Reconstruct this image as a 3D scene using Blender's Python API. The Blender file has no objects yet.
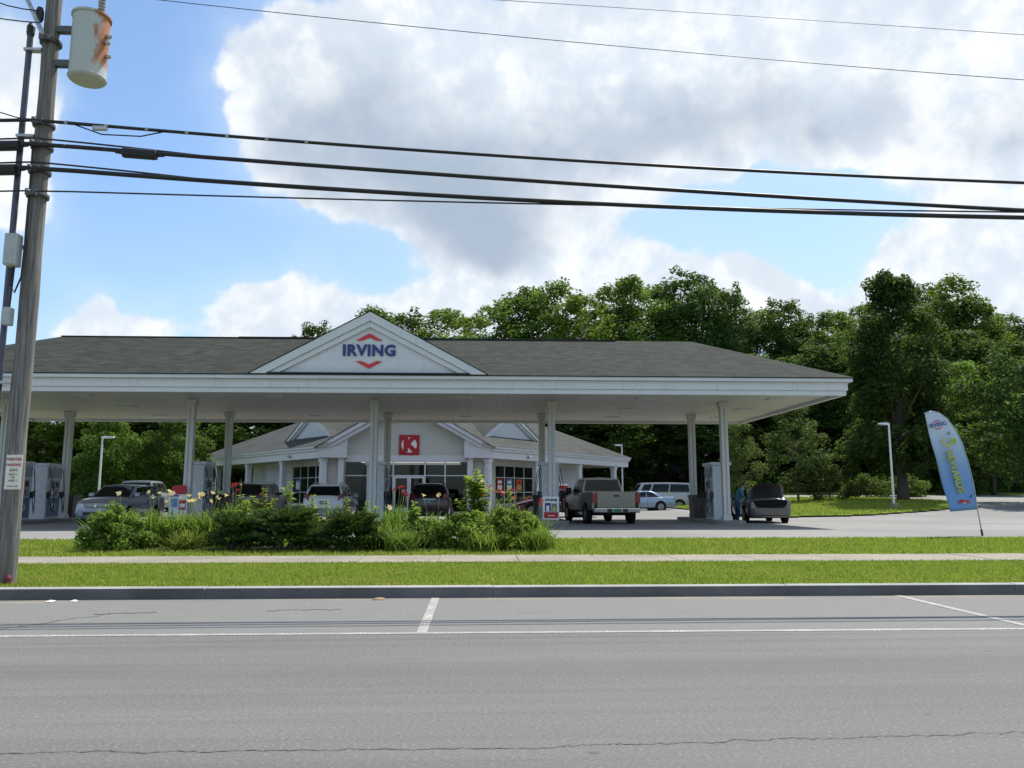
import bpy, math, random
import numpy as np
from mathutils import Vector, Matrix
R = math.radians
rng = np.random.default_rng(7)
random.seed(7)
scene = bpy.context.scene
col = scene.collection

# ------------------------------------------------------------------ helpers
class MB:
    """collects faces, built as ONE mesh object"""
    def __init__(s):
        s.v = []; s.f = []; s.m = []; s.mats = []
    def mi(s, mat):
        if mat not in s.mats: s.mats.append(mat)
        return s.mats.index(mat)
    def add(s, vs, fs, mat):
        o = len(s.v); k = s.mi(mat)
        s.v += [tuple(p) for p in vs]
        for f in fs:
            s.f.append(tuple(i + o for i in f)); s.m.append(k)
    def poly(s, pts, mat): s.add(pts, [range(len(pts))], mat)
    def box(s, x0, x1, y0, y1, z0, z1, mat):
        if x0 > x1: x0, x1 = x1, x0
        if y0 > y1: y0, y1 = y1, y0
        if z0 > z1: z0, z1 = z1, z0
        s.add([(x0,y0,z0),(x1,y0,z0),(x1,y1,z0),(x0,y1,z0),(x0,y0,z1),(x1,y0,z1),(x1,y1,z1),(x0,y1,z1)],
              [(0,3,2,1),(4,5,6,7),(0,1,5,4),(1,2,6,5),(2,3,7,6),(3,0,4,7)], mat)
    def hexa(s, p, mat):
        """eight corners: bottom ring 0-3, top ring 4-7"""
        s.add(p, [(0,3,2,1),(4,5,6,7),(0,1,5,4),(1,2,6,5),(2,3,7,6),(3,0,4,7)], mat)
    def tube(s, pts, r, mat, n=8, cap=True):
        pts = [Vector(p) for p in pts]
        rs = r if isinstance(r, (list, tuple)) else [r]*len(pts)
        vs = []; fs = []
        prev = None
        for i, p in enumerate(pts):
            t = (pts[min(i+1,len(pts)-1)] - pts[max(i-1,0)]).normalized()
            if prev is None:
                a = Vector((0,0,1)) if abs(t.z) < .9 else Vector((1,0,0))
                u = t.cross(a).normalized()
            else:
                u = (prev - t*prev.dot(t)).normalized()
            prev = u
            w = t.cross(u)
            for k in range(n):
                an = 2*math.pi*k/n
                vs.append(p + (u*math.cos(an) + w*math.sin(an))*rs[i])
        for i in range(len(pts)-1):
            for k in range(n):
                a = i*n+k; b = i*n+(k+1)%n
                fs.append((a, b, b+n, a+n))
        if cap:
            fs.append(tuple(reversed(range(n)))); fs.append(tuple(range((len(pts)-1)*n, len(pts)*n)))
        s.add(vs, fs, mat)
    def lathe(s, c, prof, mat, n=16, axis='z'):
        """prof: (radius, height) pairs round an axis through c"""
        vs = []; fs = []
        for r, h in prof:
            for k in range(n):
                a = 2*math.pi*k/n
                p = (r*math.cos(a), r*math.sin(a), h)
                if axis == 'x': p = (h, p[0], p[1])
                if axis == 'y': p = (p[0], h, p[1])
                vs.append((c[0]+p[0], c[1]+p[1], c[2]+p[2]))
        for i in range(len(prof)-1):
            for k in range(n):
                a = i*n+k; b = i*n+(k+1)%n
                fs.append((a, b, b+n, a+n))
        fs.append(tuple(reversed(range(n)))); fs.append(tuple(range((len(prof)-1)*n, len(prof)*n)))
        s.add(vs, fs, mat)
    def prism(s, poly, d0, d1, mat, axis='y'):
        """2D outline extruded along an axis. axis y: poly is (x,z); axis x: (y,z); axis z: (x,y)"""
        n = len(poly)
        def P(p, d):
            return (p[0], d, p[1]) if axis == 'y' else (d, p[0], p[1]) if axis == 'x' else (p[0], p[1], d)
        vs = [P(p, d0) for p in poly] + [P(p, d1) for p in poly]
        fs = [tuple(range(n)), tuple(reversed(range(n, 2*n)))]
        for i in range(n):
            j = (i+1) % n
            fs.append((i, i+n, j+n, j))
        s.add(vs, fs, mat)
    def build(s, name, parent=None, smooth=False, bevel=0, recalc=True, local=False, seg=2):
        me = bpy.data.meshes.new(name)
        v = s.v
        if parent is not None and not local:
            L = world_of(parent).inverted()
            v = [tuple(L @ Vector(p)) for p in v]
        me.from_pydata(v, [], s.f)
        for m in s.mats: me.materials.append(m)
        me.polygons.foreach_set('material_index', s.m)
        o = bpy.data.objects.new(name, me); col.objects.link(o)
        if recalc:
            import bmesh
            bm = bmesh.new(); bm.from_mesh(me)
            bmesh.ops.recalc_face_normals(bm, faces=bm.faces)
            bm.to_mesh(me); bm.free()
        if parent is not None: o.parent = parent
        if smooth:
            me.polygons.foreach_set('use_smooth', [True]*len(me.polygons))
            if smooth != 'all': me.set_sharp_from_angle(angle=R(38))
        if bevel:
            b = o.modifiers.new('bevel', 'BEVEL'); b.width = bevel; b.segments = seg; b.limit_method = 'ANGLE'; b.angle_limit = R(35)
        return o

def world_of(o):
    m = o.matrix_basis.copy()
    while o.parent is not None:
        o = o.parent; m = o.matrix_basis @ m
    return m

def tag(o, label=None, cat=None, group=None, kind=None):
    if label: o['label'] = label
    if cat: o['category'] = cat
    if group: o['group'] = group
    if kind: o['kind'] = kind
    return o
def empty(name, loc=(0,0,0), rz=0, label=None, cat=None, group=None):
    o = bpy.data.objects.new(name, None); col.objects.link(o)
    o.empty_display_size = .2
    o.location = loc; o.rotation_euler = (0,0,rz)
    return tag(o, label, cat, group)
def struct(o): o['kind'] = 'structure'; return o
def recentre(o, p):
    """moves a top-level mesh's origin to p"""
    o.data.transform(Matrix.Translation(-Vector(p))); o.location = p
    return o
KIDS = {}
def copy_tree(o, parent=None):
    c = o.copy(); col.objects.link(c)
    if parent is not None: c.parent = parent
    for ch in [x for x in bpy.data.objects if x.parent == o]: copy_tree(ch, c)
    return c
def quads_mesh(name, V, mat, nper=4, smooth=False):
    """V: (N*nper,3) array, every nper vertices one face"""
    n = len(V)//nper
    me = bpy.data.meshes.new(name)
    me.vertices.add(len(V)); me.vertices.foreach_set('co', np.asarray(V, dtype=np.float32).ravel())
    me.loops.add(len(V)); me.loops.foreach_set('vertex_index', np.arange(len(V), dtype=np.int32))
    me.polygons.add(n); me.polygons.foreach_set('loop_start', np.arange(0, len(V), nper, dtype=np.int32))
    me.update(calc_edges=True)
    for m in (mat if isinstance(mat, (list, tuple)) else [mat]): me.materials.append(m)
    return me
def mesh_obj(name, me, parent=None):
    o = bpy.data.objects.new(name, me); col.objects.link(o)
    if parent is not None: o.parent = parent
    return o
def text_mb(mb, txt, size, M, mat, depth=.01, bold=0., align='CENTER', spacing=1.0):
    """adds flat raised lettering to an MB; M maps text plane (x right, y up, z out)"""
    cu = bpy.data.curves.new('t', 'FONT'); cu.body = txt; cu.size = size; cu.extrude = depth/2; cu.offset = bold
    cu.align_x = align; cu.align_y = 'CENTER'; cu.space_character = spacing; cu.resolution_u = 4
    o = bpy.data.objects.new('t', cu); col.objects.link(o)
    bpy.context.view_layer.update()
    dg = bpy.context.evaluated_depsgraph_get()
    me = bpy.data.meshes.new_from_object(o.evaluated_get(dg))
    mb.add([M @ v.co for v in me.vertices], [tuple(p.vertices) for p in me.polygons], mat)
    bpy.data.objects.remove(o); bpy.data.curves.remove(cu); bpy.data.meshes.remove(me)
def frame(o, xd, yd):
    """4x4 with origin o, text x along xd and text y along yd"""
    x = Vector(xd).normalized(); y = Vector(yd).normalized(); z = x.cross(y)
    return Matrix(((x.x,y.x,z.x,o[0]),(x.y,y.y,z.y,o[1]),(x.z,y.z,z.z,o[2]),(0,0,0,1)))

# ------------------------------------------------------------------ materials
class NT:
    def __init__(s, mat):
        mat.use_nodes = True
        s.t = mat.node_tree; s.t.nodes.clear()
    def n(s, typ, ins=None, **kw):
        nd = s.t.nodes.new(typ)
        for k, v in kw.items(): setattr(nd, k, v)
        for k, v in (ins or {}).items():
            sock = nd.inputs[k]
            if hasattr(v, 'is_output') or isinstance(v, bpy.types.NodeSocket): s.t.links.new(v, sock)
            else: sock.default_value = v
        return nd
    def math(s, op, a, b=0., c=0., clamp=False):
        nd = s.t.nodes.new('ShaderNodeMath'); nd.operation = op; nd.use_clamp = clamp
        for i, v in enumerate((a, b, c)):
            if isinstance(v, bpy.types.NodeSocket): s.t.links.new(v, nd.inputs[i])
            else: nd.inputs[i].default_value = v
        return nd.outputs[0]
    def sstep(s, v, lo, hi):
        nd = s.n('ShaderNodeMapRange', {'Value': v, 'From Min': lo, 'From Max': hi}); nd.interpolation_type = 'SMOOTHSTEP'
        return nd.outputs['Result']
    def mix(s, fac, a, b, mode='MIX'):
        nd = s.t.nodes.new('ShaderNodeMix'); nd.data_type = 'RGBA'; nd.blend_type = mode
        for k, v in ((0, fac), (6, a), (7, b)):
            if isinstance(v, bpy.types.NodeSocket): s.t.links.new(v, nd.inputs[k])
            else: nd.inputs[k].default_value = v if k == 0 or len(v) == 4 else (*v, 1)
        return nd.outputs[2]
    def noise(s, vec, scale, detail=4, rough=.55, out='Fac', **kw):
        nd = s.n('ShaderNodeTexNoise', {'Vector': vec, 'Scale': scale, 'Detail': detail, 'Roughness': rough}, **kw)
        return nd.outputs[out]
    def map(s, vec, scale=(1,1,1), rot=(0,0,0), loc=(0,0,0)):
        return s.n('ShaderNodeMapping', {'Vector': vec, 'Scale': scale, 'Rotation': rot, 'Location': loc}).outputs[0]
    def obj(s): return s.n('ShaderNodeTexCoord').outputs['Object']
    def pos(s): return s.n('ShaderNodeNewGeometry').outputs['Position']
    def bump(s, h, strength=.3, dist=.02):
        return s.n('ShaderNodeBump', {'Height': h, 'Strength': strength, 'Distance': dist}).outputs[0]
    def out(s, sh): s.n('ShaderNodeOutputMaterial', {'Surface': sh})
    def bsdf(s, **kw):
        m = {k.replace('_', ' '): v for k, v in kw.items()}
        return s.n('ShaderNodeBsdfPrincipled', m).outputs[0]
def c4(c): return (*c, 1) if len(c) == 3 else c
def mat(name):
    m = bpy.data.materials.new(name); return m, NT(m)

def plain(name, c, rough=.5, metal=0., var=.08, scale=6., coat=0., bump=0., spec=.5):
    """a paint or plastic with slight dirt variation"""
    m, t = mat(name); p = t.obj()
    n = t.noise(p, scale, 5, .6)
    cc = t.mix(t.sstep(n, .3, .75), [x*(1-var) for x in c], [min(1, x*(1+var)) for x in c])
    kw = dict(Base_Color=cc, Roughness=t.math('MULTIPLY_ADD', n, .15, rough-.07), Metallic=metal, Coat_Weight=coat, Coat_Roughness=.06)
    kw['Specular_IOR_Level'] = spec
    if bump: kw['Normal'] = t.bump(t.noise(p, scale*6, 4), bump, .01)
    ins = {k.replace('_', ' '): v for k, v in kw.items()}
    t.out(t.n('ShaderNodeBsdfPrincipled', ins).outputs[0]); return m
def car_paint(name, c, metal=.3, rough=.32):
    m, t = mat(name); p = t.obj()
    n = t.noise(p, 3., 5, .6)
    z = t.n('ShaderNodeSeparateXYZ', {'Vector': p}).outputs[2]
    low = t.math('MULTIPLY', t.sstep(z, .75, .25), t.sstep(n, .35, .7))      # road dust low on the body
    cc = t.mix(t.math('MULTIPLY', low, .45), c, (.16,.14,.12))
    t.out(t.bsdf(Base_Color=cc, Metallic=metal, Roughness=rough, Coat_Weight=.8, Coat_Roughness=.08)); return m
def leaf_mat(name, c, tr=.4, var=.55, hue=(1.25,1.12,.6), gloss=.65):
    m, t = mat(name)
    g = t.n('ShaderNodeNewGeometry')
    ri = g.outputs['Random Per Island']
    ro = t.n('ShaderNodeObjectInfo').outputs['Random']
    big = t.noise(t.pos(), .45, 3)
    k = t.math('ADD', t.math('MULTIPLY', ri, .6), t.math('MULTIPLY', t.sstep(big, .3, .7), .4))
    c0 = [x*(1-var) for x in c]; c1 = [x*(1+var)*h for x, h in zip(c, hue)]
    cc = t.mix(k, c0, c1)
    hs = t.n('ShaderNodeHueSaturation', {'Color': cc, 'Hue': t.math('MULTIPLY_ADD', ro, .035, .483), 'Saturation': .95, 'Value': t.math('MULTIPLY_ADD', ro, .5, .78)}).outputs[0]
    d = t.bsdf(Base_Color=hs, Roughness=gloss, Specular_IOR_Level=.12)
    trc = t.mix(.45, hs, (.26,.39,.05), 'MIX')
    tl = t.n('ShaderNodeBsdfTranslucent', {'Color': trc}).outputs[0]
    t.out(t.n('ShaderNodeMixShader', {0: tr, 1: d, 2: tl}).outputs[0]); return m

M = {}
def mk_materials():
    # --- asphalt of the road: aggregate speckle, lane wear, parking lane lighter, sand along the kerb
    m, t = mat('road_asphalt'); p = t.pos()
    xyz = t.n('ShaderNodeSeparateXYZ', {'Vector': p}); y = xyz.outputs[1]
    fine = t.noise(t.map(p, (.6,1,1)), 60, 4, .75); mid = t.noise(t.map(p, (1.6,6,1)), 1.3, 6, .65); big = t.noise(t.map(p, (.25,1.2,1)), .55, 4)
    vor = t.n('ShaderNodeTexVoronoi', {'Vector': p, 'Scale': 55.}).outputs['Distance']
    streak = t.noise(t.map(p, (.08,5,1)), 1.4, 5, .6)
    base = t.mix(t.sstep(big, .3, .7), (.122,.118,.109), (.152,.147,.135))
    base = t.mix(t.math('MULTIPLY', t.sstep(streak, .46, .62), .35), base, (.108,.105,.099))
    base = t.mix(t.sstep(y, 8.45, 8.8), base, t.mix(mid, (.138,.135,.127), (.182,.177,.163)))
    base = t.mix(t.math('MULTIPLY', t.sstep(fine, .54, .70), .75), base, (.31,.305,.29))
    base = t.mix(t.math('MULTIPLY', t.sstep(fine, .46, .30), .75), base, (.045,.045,.046))
    base = t.mix(t.math('MULTIPLY', t.sstep(vor, .16, .05), .35), base, (.34,.335,.32))
    for yc, wd_, am in ((2.6,.45,.22),(4.3,.40,.22),(6.9,.55,.30),(5.9,.30,.16)):        # tyre-polished tracks along the lane
        dy = t.math('DIVIDE', t.math('ABSOLUTE', t.math('SUBTRACT', t.math('ADD', y, t.math('MULTIPLY', big, .5)), yc+.25)), wd_)
        base = t.mix(t.math('MULTIPLY', t.sstep(dy, 1., .2), am), base, (.088,.087,.085))
    drip = t.n('ShaderNodeTexVoronoi', {'Vector': t.map(p, (1,1.4,1)), 'Scale': 1.7}, feature='F1').outputs['Distance']
    base = t.mix(t.math('MULTIPLY', t.math('MULTIPLY', t.sstep(drip, .09, .03), t.sstep(t.noise(p, .6, 2), .5, .6)), .6), base, (.05,.05,.05))
    stain = t.noise(t.map(p, (.7,2.4,1)), .9, 6, .7)
    base = t.mix(t.math('MULTIPLY', t.sstep(stain, .60, .74), .45), base, (.085,.083,.08))
    kerb = t.math('ADD', y, t.math('MULTIPLY', t.noise(t.map(p, (.35,1,1)), 1.7, 4), .9))
    sand = t.math('MULTIPLY', t.math('MULTIPLY', t.sstep(kerb, 11.62, 11.95), t.sstep(t.noise(t.map(p, (.5,1,1)), .8, 3), .46, .58)), t.sstep(t.noise(p, 9, 5), .30, .55))
    base = t.mix(t.math('MULTIPLY', sand, .75), base, (.27,.23,.165))
    h = t.math('ADD', fine, t.math('MULTIPLY', vor, .8))
    t.out(t.bsdf(Base_Color=base, Roughness=.86, Normal=t.bump(h, .45, .006), Specular_IOR_Level=.3)); M['road'] = m
    # --- forecourt
    m, t = mat('forecourt_paving'); p = t.pos()
    fine = t.noise(p, 40, 4, .7); big = t.noise(p, .16, 5, .6); mid = t.noise(p, .9, 6, .65)
    base = t.mix(t.sstep(big, .35, .65), (.185,.181,.170), (.235,.229,.214))
    base = t.mix(t.math('MULTIPLY', t.sstep(mid, .58, .72), .5), base, (.14,.138,.134))
    base = t.mix(t.math('MULTIPLY', t.sstep(fine, .56, .7), .35), base, (.30,.29,.275))
    base = t.mix(t.math('MULTIPLY', t.sstep(fine, .44, .3), .4), base, (.12,.12,.12))
    t.out(t.bsdf(Base_Color=base, Roughness=.85, Normal=t.bump(fine, .4, .008), Specular_IOR_Level=.3)); M['forecourt'] = m
    # --- concrete (sidewalk, islands)
    def conc(nm, a, b):
        m, t = mat(nm); p = t.pos()
        fine = t.noise(p, 60, 4, .7); big = t.noise(p, .8, 6, .65)
        base = t.mix(t.sstep(big, .3, .7), a, b)
        base = t.mix(t.math('MULTIPLY', t.sstep(fine, .45, .3), .3), base, [x*.55 for x in a])
        t.out(t.bsdf(Base_Color=base, Roughness=.85, Normal=t.bump(fine, .3, .006), Specular_IOR_Level=.3)); return m
    M['walk'] = conc('sidewalk_concrete', (.205,.182,.142), (.27,.243,.195))
    M['granite'] = conc('kerb_granite', (.24,.235,.225), (.34,.33,.31)); M['graniteshade'] = conc('kerb_face_shaded', (.085,.085,.087), (.15,.147,.147))  # second granite carries the street face's shade in its colour
    M['island'] = conc('island_concrete', (.20,.195,.19), (.28,.27,.26))
    # --- paint on the road, worn
    m, t = mat('road_paint'); p = t.pos()
    n = t.noise(p, 38, 5, .75); b = t.noise(p, 2.2, 4)
    w = t.sstep(t.math('ADD', n, t.math('MULTIPLY', b, .35)), .54, .66)
    t.out(t.bsdf(Base_Color=t.mix(w, (.55,.515,.45), (.24,.23,.21)), Roughness=.7)); M['paint'] = m
    m, t = mat('crack_tar'); p = t.pos()
    t.out(t.bsdf(Base_Color=t.mix(t.noise(p, 14, 3), (.06,.06,.061), (.11,.11,.11)), Roughness=.8)); M['crack'] = m
    # --- ground
    m, t = mat('turf'); p = t.pos()
    a = t.noise(p, 1.1, 6, .7); b = t.noise(p, 34, 4, .7); d = t.noise(p, .35, 4)
    base = t.mix(t.sstep(a, .3, .7), (.155,.22,.03), (.24,.285,.05))
    base = t.mix(t.math('MULTIPLY', t.sstep(d, .56, .72), .35), base, (.26,.23,.08))
    bare = t.noise(p, 2.1, 5, .7); base = t.mix(t.math('MULTIPLY', t.sstep(bare, .60, .68), .8), base, (.20,.155,.09))
    base = t.mix(t.math('MULTIPLY', t.sstep(b, .5, .3), .5), base, (.03,.055,.01))
    t.out(t.bsdf(Base_Color=base, Roughness=.9, Normal=t.bump(b, .8, .04), Specular_IOR_Level=.2)); M['turf'] = m
    m, t = mat('forest_floor'); p = t.pos()
    a = t.noise(p, .6, 6, .7)
    t.out(t.bsdf(Base_Color=t.mix(a, (.012,.018,.006), (.035,.032,.015)), Roughness=.95)); M['floor'] = m
    # grass blades
    m, t = mat('grass_blade')
    ri = t.n('ShaderNodeNewGeometry').outputs['Random Per Island']
    patch = t.noise(t.pos(), .8, 5, .65)
    cc = t.mix(ri, (.225,.295,.042), (.36,.405,.075))
    cc = t.mix(t.math('MULTIPLY', t.sstep(patch, .48, .68), .7), cc, (.42,.37,.10))
    p2 = t.noise(t.pos(), 2.6, 4, .7); cc = t.mix(t.math('MULTIPLY', t.sstep(p2, .52, .70), .6), cc, (.10,.17,.02))
    d = t.bsdf(Base_Color=cc, Roughness=.6, Specular_IOR_Level=.15)
    tl = t.n('ShaderNodeBsdfTranslucent', {'Color': t.mix(.5, cc, (.22,.34,.03))}).outputs[0]
    t.out(t.n('ShaderNodeMixShader', {0: .45, 1: d, 2: tl}).outputs[0]); M['blade'] = m
    # --- canopy / store
    def white(nm, c, rough=.45, streak=.0):
        m, t = mat(nm); p = t.pos()
        n = t.noise(p, 1.5, 6, .7); s = t.noise(t.map(p, (5,5,.35)), 1.6, 5, .6)
        base = t.mix(t.sstep(n, .35, .75), c, [x*.92 for x in c])
        base = t.mix(t.math('MULTIPLY', t.sstep(s, .58, .74), streak), base, (.36,.33,.27))
        t.out(t.bsdf(Base_Color=base, Roughness=rough)); return m
    M['white'] = white('white_trim', (.61,.625,.665), .42, .42)
    M['colwhite'] = white('column_paint', (.58,.58,.56), .45, .28)
    # soffit with panel seams and rusty weather stains
    m, t = mat('soffit_panels'); p = t.pos()
    xs = t.n('ShaderNodeSeparateXYZ', {'Vector': p})
    fr = t.math('FRACT', t.math('MULTIPLY', xs.outputs[0], 2.46))
    seam = t.math('LESS_THAN', fr, .05)
    st = t.noise(t.map(p, (3.5,.28,1)), 1.2, 6, .7); bl = t.noise(p, .45, 5, .6)
    base = t.mix(t.sstep(bl, .3, .7), (.46,.452,.43), (.54,.53,.505))
    base = t.mix(t.math('MULTIPLY', t.sstep(st, .57, .72), .55), base, (.27,.245,.20))
    base = t.mix(t.math('MULTIPLY', seam, .6), base, (.22,.215,.205))
    t.out(t.bsdf(Base_Color=base, Roughness=.5)); M['soffit'] = m
    # shingles
    def shingle(nm, a, b, s=1.0):
        m, t = mat(nm); p = t.obj()
        br = t.n('ShaderNodeTexBrick', {'Vector': p, 'Color1': c4((.2,.2,.2)), 'Color2': c4((.8,.8,.8)), 'Mortar': c4((0,0,0)), 'Scale': 1.*s,
              'Mortar Size': .008, 'Brick Width': .42, 'Row Height': .19, 'Bias': 0.})
        n = t.noise(p, 26, 4, .7); g = t.noise(p, .5, 5, .6); s2 = t.noise(t.map(p, (2.5,.3,1)), 1.0, 5, .65)
        k = t.math('ADD', t.math('MULTIPLY', br.outputs['Color'], .7), t.math('MULTIPLY', n, .3))
        base = t.mix(k, a, b)
        base = t.mix(t.math('MULTIPLY', t.sstep(g, .45, .68), .35), base, (.034,.036,.029))
        base = t.mix(t.math('MULTIPLY', t.sstep(s2, .55, .75), .22), base, [x*1.1 for x in b])
        t.out(t.bsdf(Base_Color=base, Roughness=.9, Normal=t.bump(t.math('ADD', br.outputs['Fac'], t.math('MULTIPLY', n, .5)), .5, .02), Specular_IOR_Level=.08)); return m
    M['shingle'] = shingle('canopy_shingles', (.014,.016,.013), (.068,.075,.064))
    M['shingle2'] = shingle('store_shingles', (.045,.048,.044), (.105,.108,.10))
    # lap siding: horizontal boards
    def siding(nm, c, h=.14):
        m, t = mat(nm); p = t.pos()
        z = t.n('ShaderNodeSeparateXYZ', {'Vector': p}).outputs[2]
        fr = t.math('FRACT', t.math('DIVIDE', z, h))
        n = t.noise(t.map(p, (1,1,5)), 1.2, 5, .6)
        base = t.mix(n, [x*.93 for x in c], [x*1.05 for x in c])
        base = t.mix(t.math('MULTIPLY', t.math('LESS_THAN', fr, .09), .55), base, [x*.4 for x in c])
        t.out(t.bsdf(Base_Color=base, Roughness=.5, Normal=t.bump(t.math('SUBTRACT', 1., fr), .6, .02))); return m
    M['siding'] = siding('beige_siding', (.54,.53,.495))
    M['sidingw'] = siding('white_siding', (.56,.575,.62))
    # glass
    def glass(nm, c, rough=.04, spec=.6):
        m, t = mat(nm); p = t.obj()
        n = t.noise(p, 1.3, 3)
        t.out(t.bsdf(Base_Color=t.mix(n, [x*.6 for x in c], [x*1.5 for x in c]), Roughness=rough, Specular_IOR_Level=spec, Coat_Weight=.0, Coat_Roughness=.02)); return m
    M['glass'] = glass('shop_glass', (.012,.015,.016), .05, .28)
    M['carglass'] = glass('car_glass', (.008,.009,.010), .05, .25)
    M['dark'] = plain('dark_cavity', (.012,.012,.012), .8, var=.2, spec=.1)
    M['black'] = plain('black_plastic', (.018,.018,.02), .5)
    M['tyre'] = plain('tyre_rubber', (.02,.02,.021), .85, var=.25, spec=.2)
    M['alloy'] = plain('wheel_alloy', (.22,.225,.235), .4, .7)
    M['rimdark'] = plain('wheel_steel', (.09,.09,.095), .45, .5)
    M['chrome'] = plain('bright_metal', (.62,.63,.65), .18, 1.)
    M['taillight'] = plain('tail_lens', (.22,.006,.008), .25, coat=.15)
    M['headlight'] = plain('lamp_lens', (.55,.58,.62), .08, .2, coat=.8)
    M['plate'] = plain('plate_green', (.03,.16,.07), .5)
    M['platew'] = plain('plate_white', (.55,.57,.57), .5)
    M['galv'] = plain('galvanised_steel', (.42,.43,.44), .45, .6, var=.18, scale=9)
    M['greybox'] = plain('grey_enamel', (.40,.42,.42), .5, var=.12)
    M['pvc'] = plain('conduit_grey', (.075,.075,.115), .45, var=.15)
    M['cable'] = plain('cable_black', (.012,.012,.014), .55)
    M['lampwhite'] = plain('lamp_post_paint', (.70,.72,.74), .4)
    M['bin'] = plain('bin_brown', (.105,.085,.075), .65, var=.2)
    M['pumpwhite'] = plain('pump_white', (.62,.65,.69), .4, var=.1)
    M['pumpgrey'] = plain('pump_grey', (.30,.34,.37), .4, var=.12)
    M['pumpblue'] = plain('pump_blue', (.03,.16,.30), .35, var=.2)
    M['screen'] = plain('pump_screen', (.10,.12,.12), .2)
    M['red'] = plain('sign_red', (.42,.012,.022), .4)
    M['navy'] = plain('sign_navy', (.018,.03,.19), .4)
    M['signred'] = plain('logo_red', (.62,.02,.03), .4)
    M['signwhite'] = plain('sign_white', (.78,.78,.77), .45)
    M['posterblue'] = plain('poster_blue', (.09,.24,.42), .4, var=.3)
    M['posterorange'] = plain('poster_orange', (.60,.12,.03), .4, var=.3)
    M['yellow'] = plain('print_yellow', (.46,.45,.12), .5, var=.2)
    M['lime'] = plain('print_lime', (.34,.42,.03), .5, var=.2)
    M['olive'] = plain('print_olive', (.16,.26,.16), .5)
    M['dryleaf'] = plain('dry_leaf', (.30,.19,.10), .8); M['notice'] = plain('notice_board', (.74,.71,.60), .5, var=.06)
    M['noticered'] = plain('notice_red', (.40,.05,.07), .5)
    M['noticegrey'] = plain('notice_text', (.32,.22,.20), .5)
    # feather flag cloth: blue printed gradient of the cloth itself
    m, t = mat('flag_cloth'); p = t.obj()
    z = t.n('ShaderNodeSeparateXYZ', {'Vector': p}).outputs[2]
    n = t.noise(p, 2.0, 4)
    cc = t.mix(t.sstep(t.math('ADD', z, t.math('MULTIPLY', n, .5)), 3.45, 1.6), (.58,.66,.80), (.24,.41,.72))
    d = t.bsdf(Base_Color=cc, Roughness=.7, Specular_IOR_Level=.2)
    tl = t.n('ShaderNodeBsdfTranslucent', {'Color': cc}).outputs[0]
    t.out(t.n('ShaderNodeMixShader', {0: .35, 1: d, 2: tl}).outputs[0]); M['flag'] = m
    # weathered pole wood
    m, t = mat('pole_wood'); p = t.obj()
    g = t.noise(t.map(p, (22,22,.7)), 1.6, 7, .7); b = t.noise(t.map(p, (2,2,.5)), 1.5, 5, .6)
    base = t.mix(t.sstep(g, .3, .7), (.085,.076,.070), (.27,.25,.235))
    base = t.mix(t.math('MULTIPLY', t.sstep(b, .45, .7), .5), base, (.135,.118,.108))
    t.out(t.bsdf(Base_Color=base, Roughness=.9, Normal=t.bump(g, .8, .012), Specular_IOR_Level=.2)); M['wood'] = m
    # transformer tank: grey enamel with rust on one flank
    m, t = mat('transformer_paint'); p = t.obj()
    s = t.n('ShaderNodeSeparateXYZ', {'Vector': p})
    n = t.noise(t.map(p, (1,1,.5)), 6, 6, .65)
    rust = t.sstep(t.math('ADD', t.math('MULTIPLY', s.outputs[0], 2.2), t.math('MULTIPLY', n, .9)), .78, .94)
    rust = t.math('MULTIPLY', rust, t.sstep(s.outputs[2], .12, .34))
    base = t.mix(n, (.40,.42,.40), (.50,.51,.48))
    base = t.mix(rust, base, t.mix(n, (.22,.06,.015), (.52,.20,.06)))
    t.out(t.bsdf(Base_Color=base, Roughness=.5)); M['tank'] = m
    m, t = mat('bark'); p = t.obj()
    g = t.noise(t.map(p, (9,9,1.2)), 2, 6, .7)
    t.out(t.bsdf(Base_Color=t.mix(g, (.035,.028,.022), (.13,.11,.09)), Roughness=.95, Normal=t.bump(g, .8, .03))); M['bark'] = m
    # foliage
    M['leafA'] = leaf_mat('leaf_maple', (.055,.108,.022), .42)
    M['leafB'] = leaf_mat('leaf_ash', (.074,.132,.026), .43)
    M['leafD'] = leaf_mat('leaf_dark', (.028,.062,.018), .30)
    M['leafY'] = leaf_mat('leaf_bright', (.10,.185,.026), .5)
    M['leafG'] = leaf_mat('leaf_grey_green', (.055,.080,.034), .28)
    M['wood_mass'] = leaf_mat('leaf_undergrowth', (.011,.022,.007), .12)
    M['lily'] = leaf_mat('lily_blade', (.115,.195,.036), .45)
    M['grassy'] = leaf_mat('ornamental_blade', (.125,.18,.036), .42)
    M['juniper'] = leaf_mat('juniper_spray', (.022,.050,.016), .18, .6)
    M['weed'] = leaf_mat('tall_weed_leaf', (.20,.29,.04), .5)
    M['shrub'] = leaf_mat('shrub_leaf', (.155,.255,.045), .45, .6)
    M['bushdark'] = leaf_mat('bush_leaf', (.10,.185,.036), .42)
    M['stem'] = plain('plant_stem', (.10,.13,.03), .7)
    def petal(nm, c):
        m, t = mat(nm)
        d = t.bsdf(Base_Color=c4(c), Roughness=.5)
        tl = t.n('ShaderNodeBsdfTranslucent', {'Color': c4(c)}).outputs[0]
        t.out(t.n('ShaderNodeMixShader', {0: .4, 1: d, 2: tl}).outputs[0]); return m
    M['petal_y'] = petal('petal_yellow', (.80,.66,.22)); M['petal_w'] = petal('petal_cream', (.80,.68,.46))
    M['petal_r'] = petal('petal_red', (.30,.02,.02)); M['petal_o'] = petal('petal_orange', (.62,.12,.03))
    # skin, cloth
    M['skin'] = plain('skin', (.45,.26,.17), .5, var=.05); M['hair'] = plain('hair', (.03,.02,.015), .6)
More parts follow.
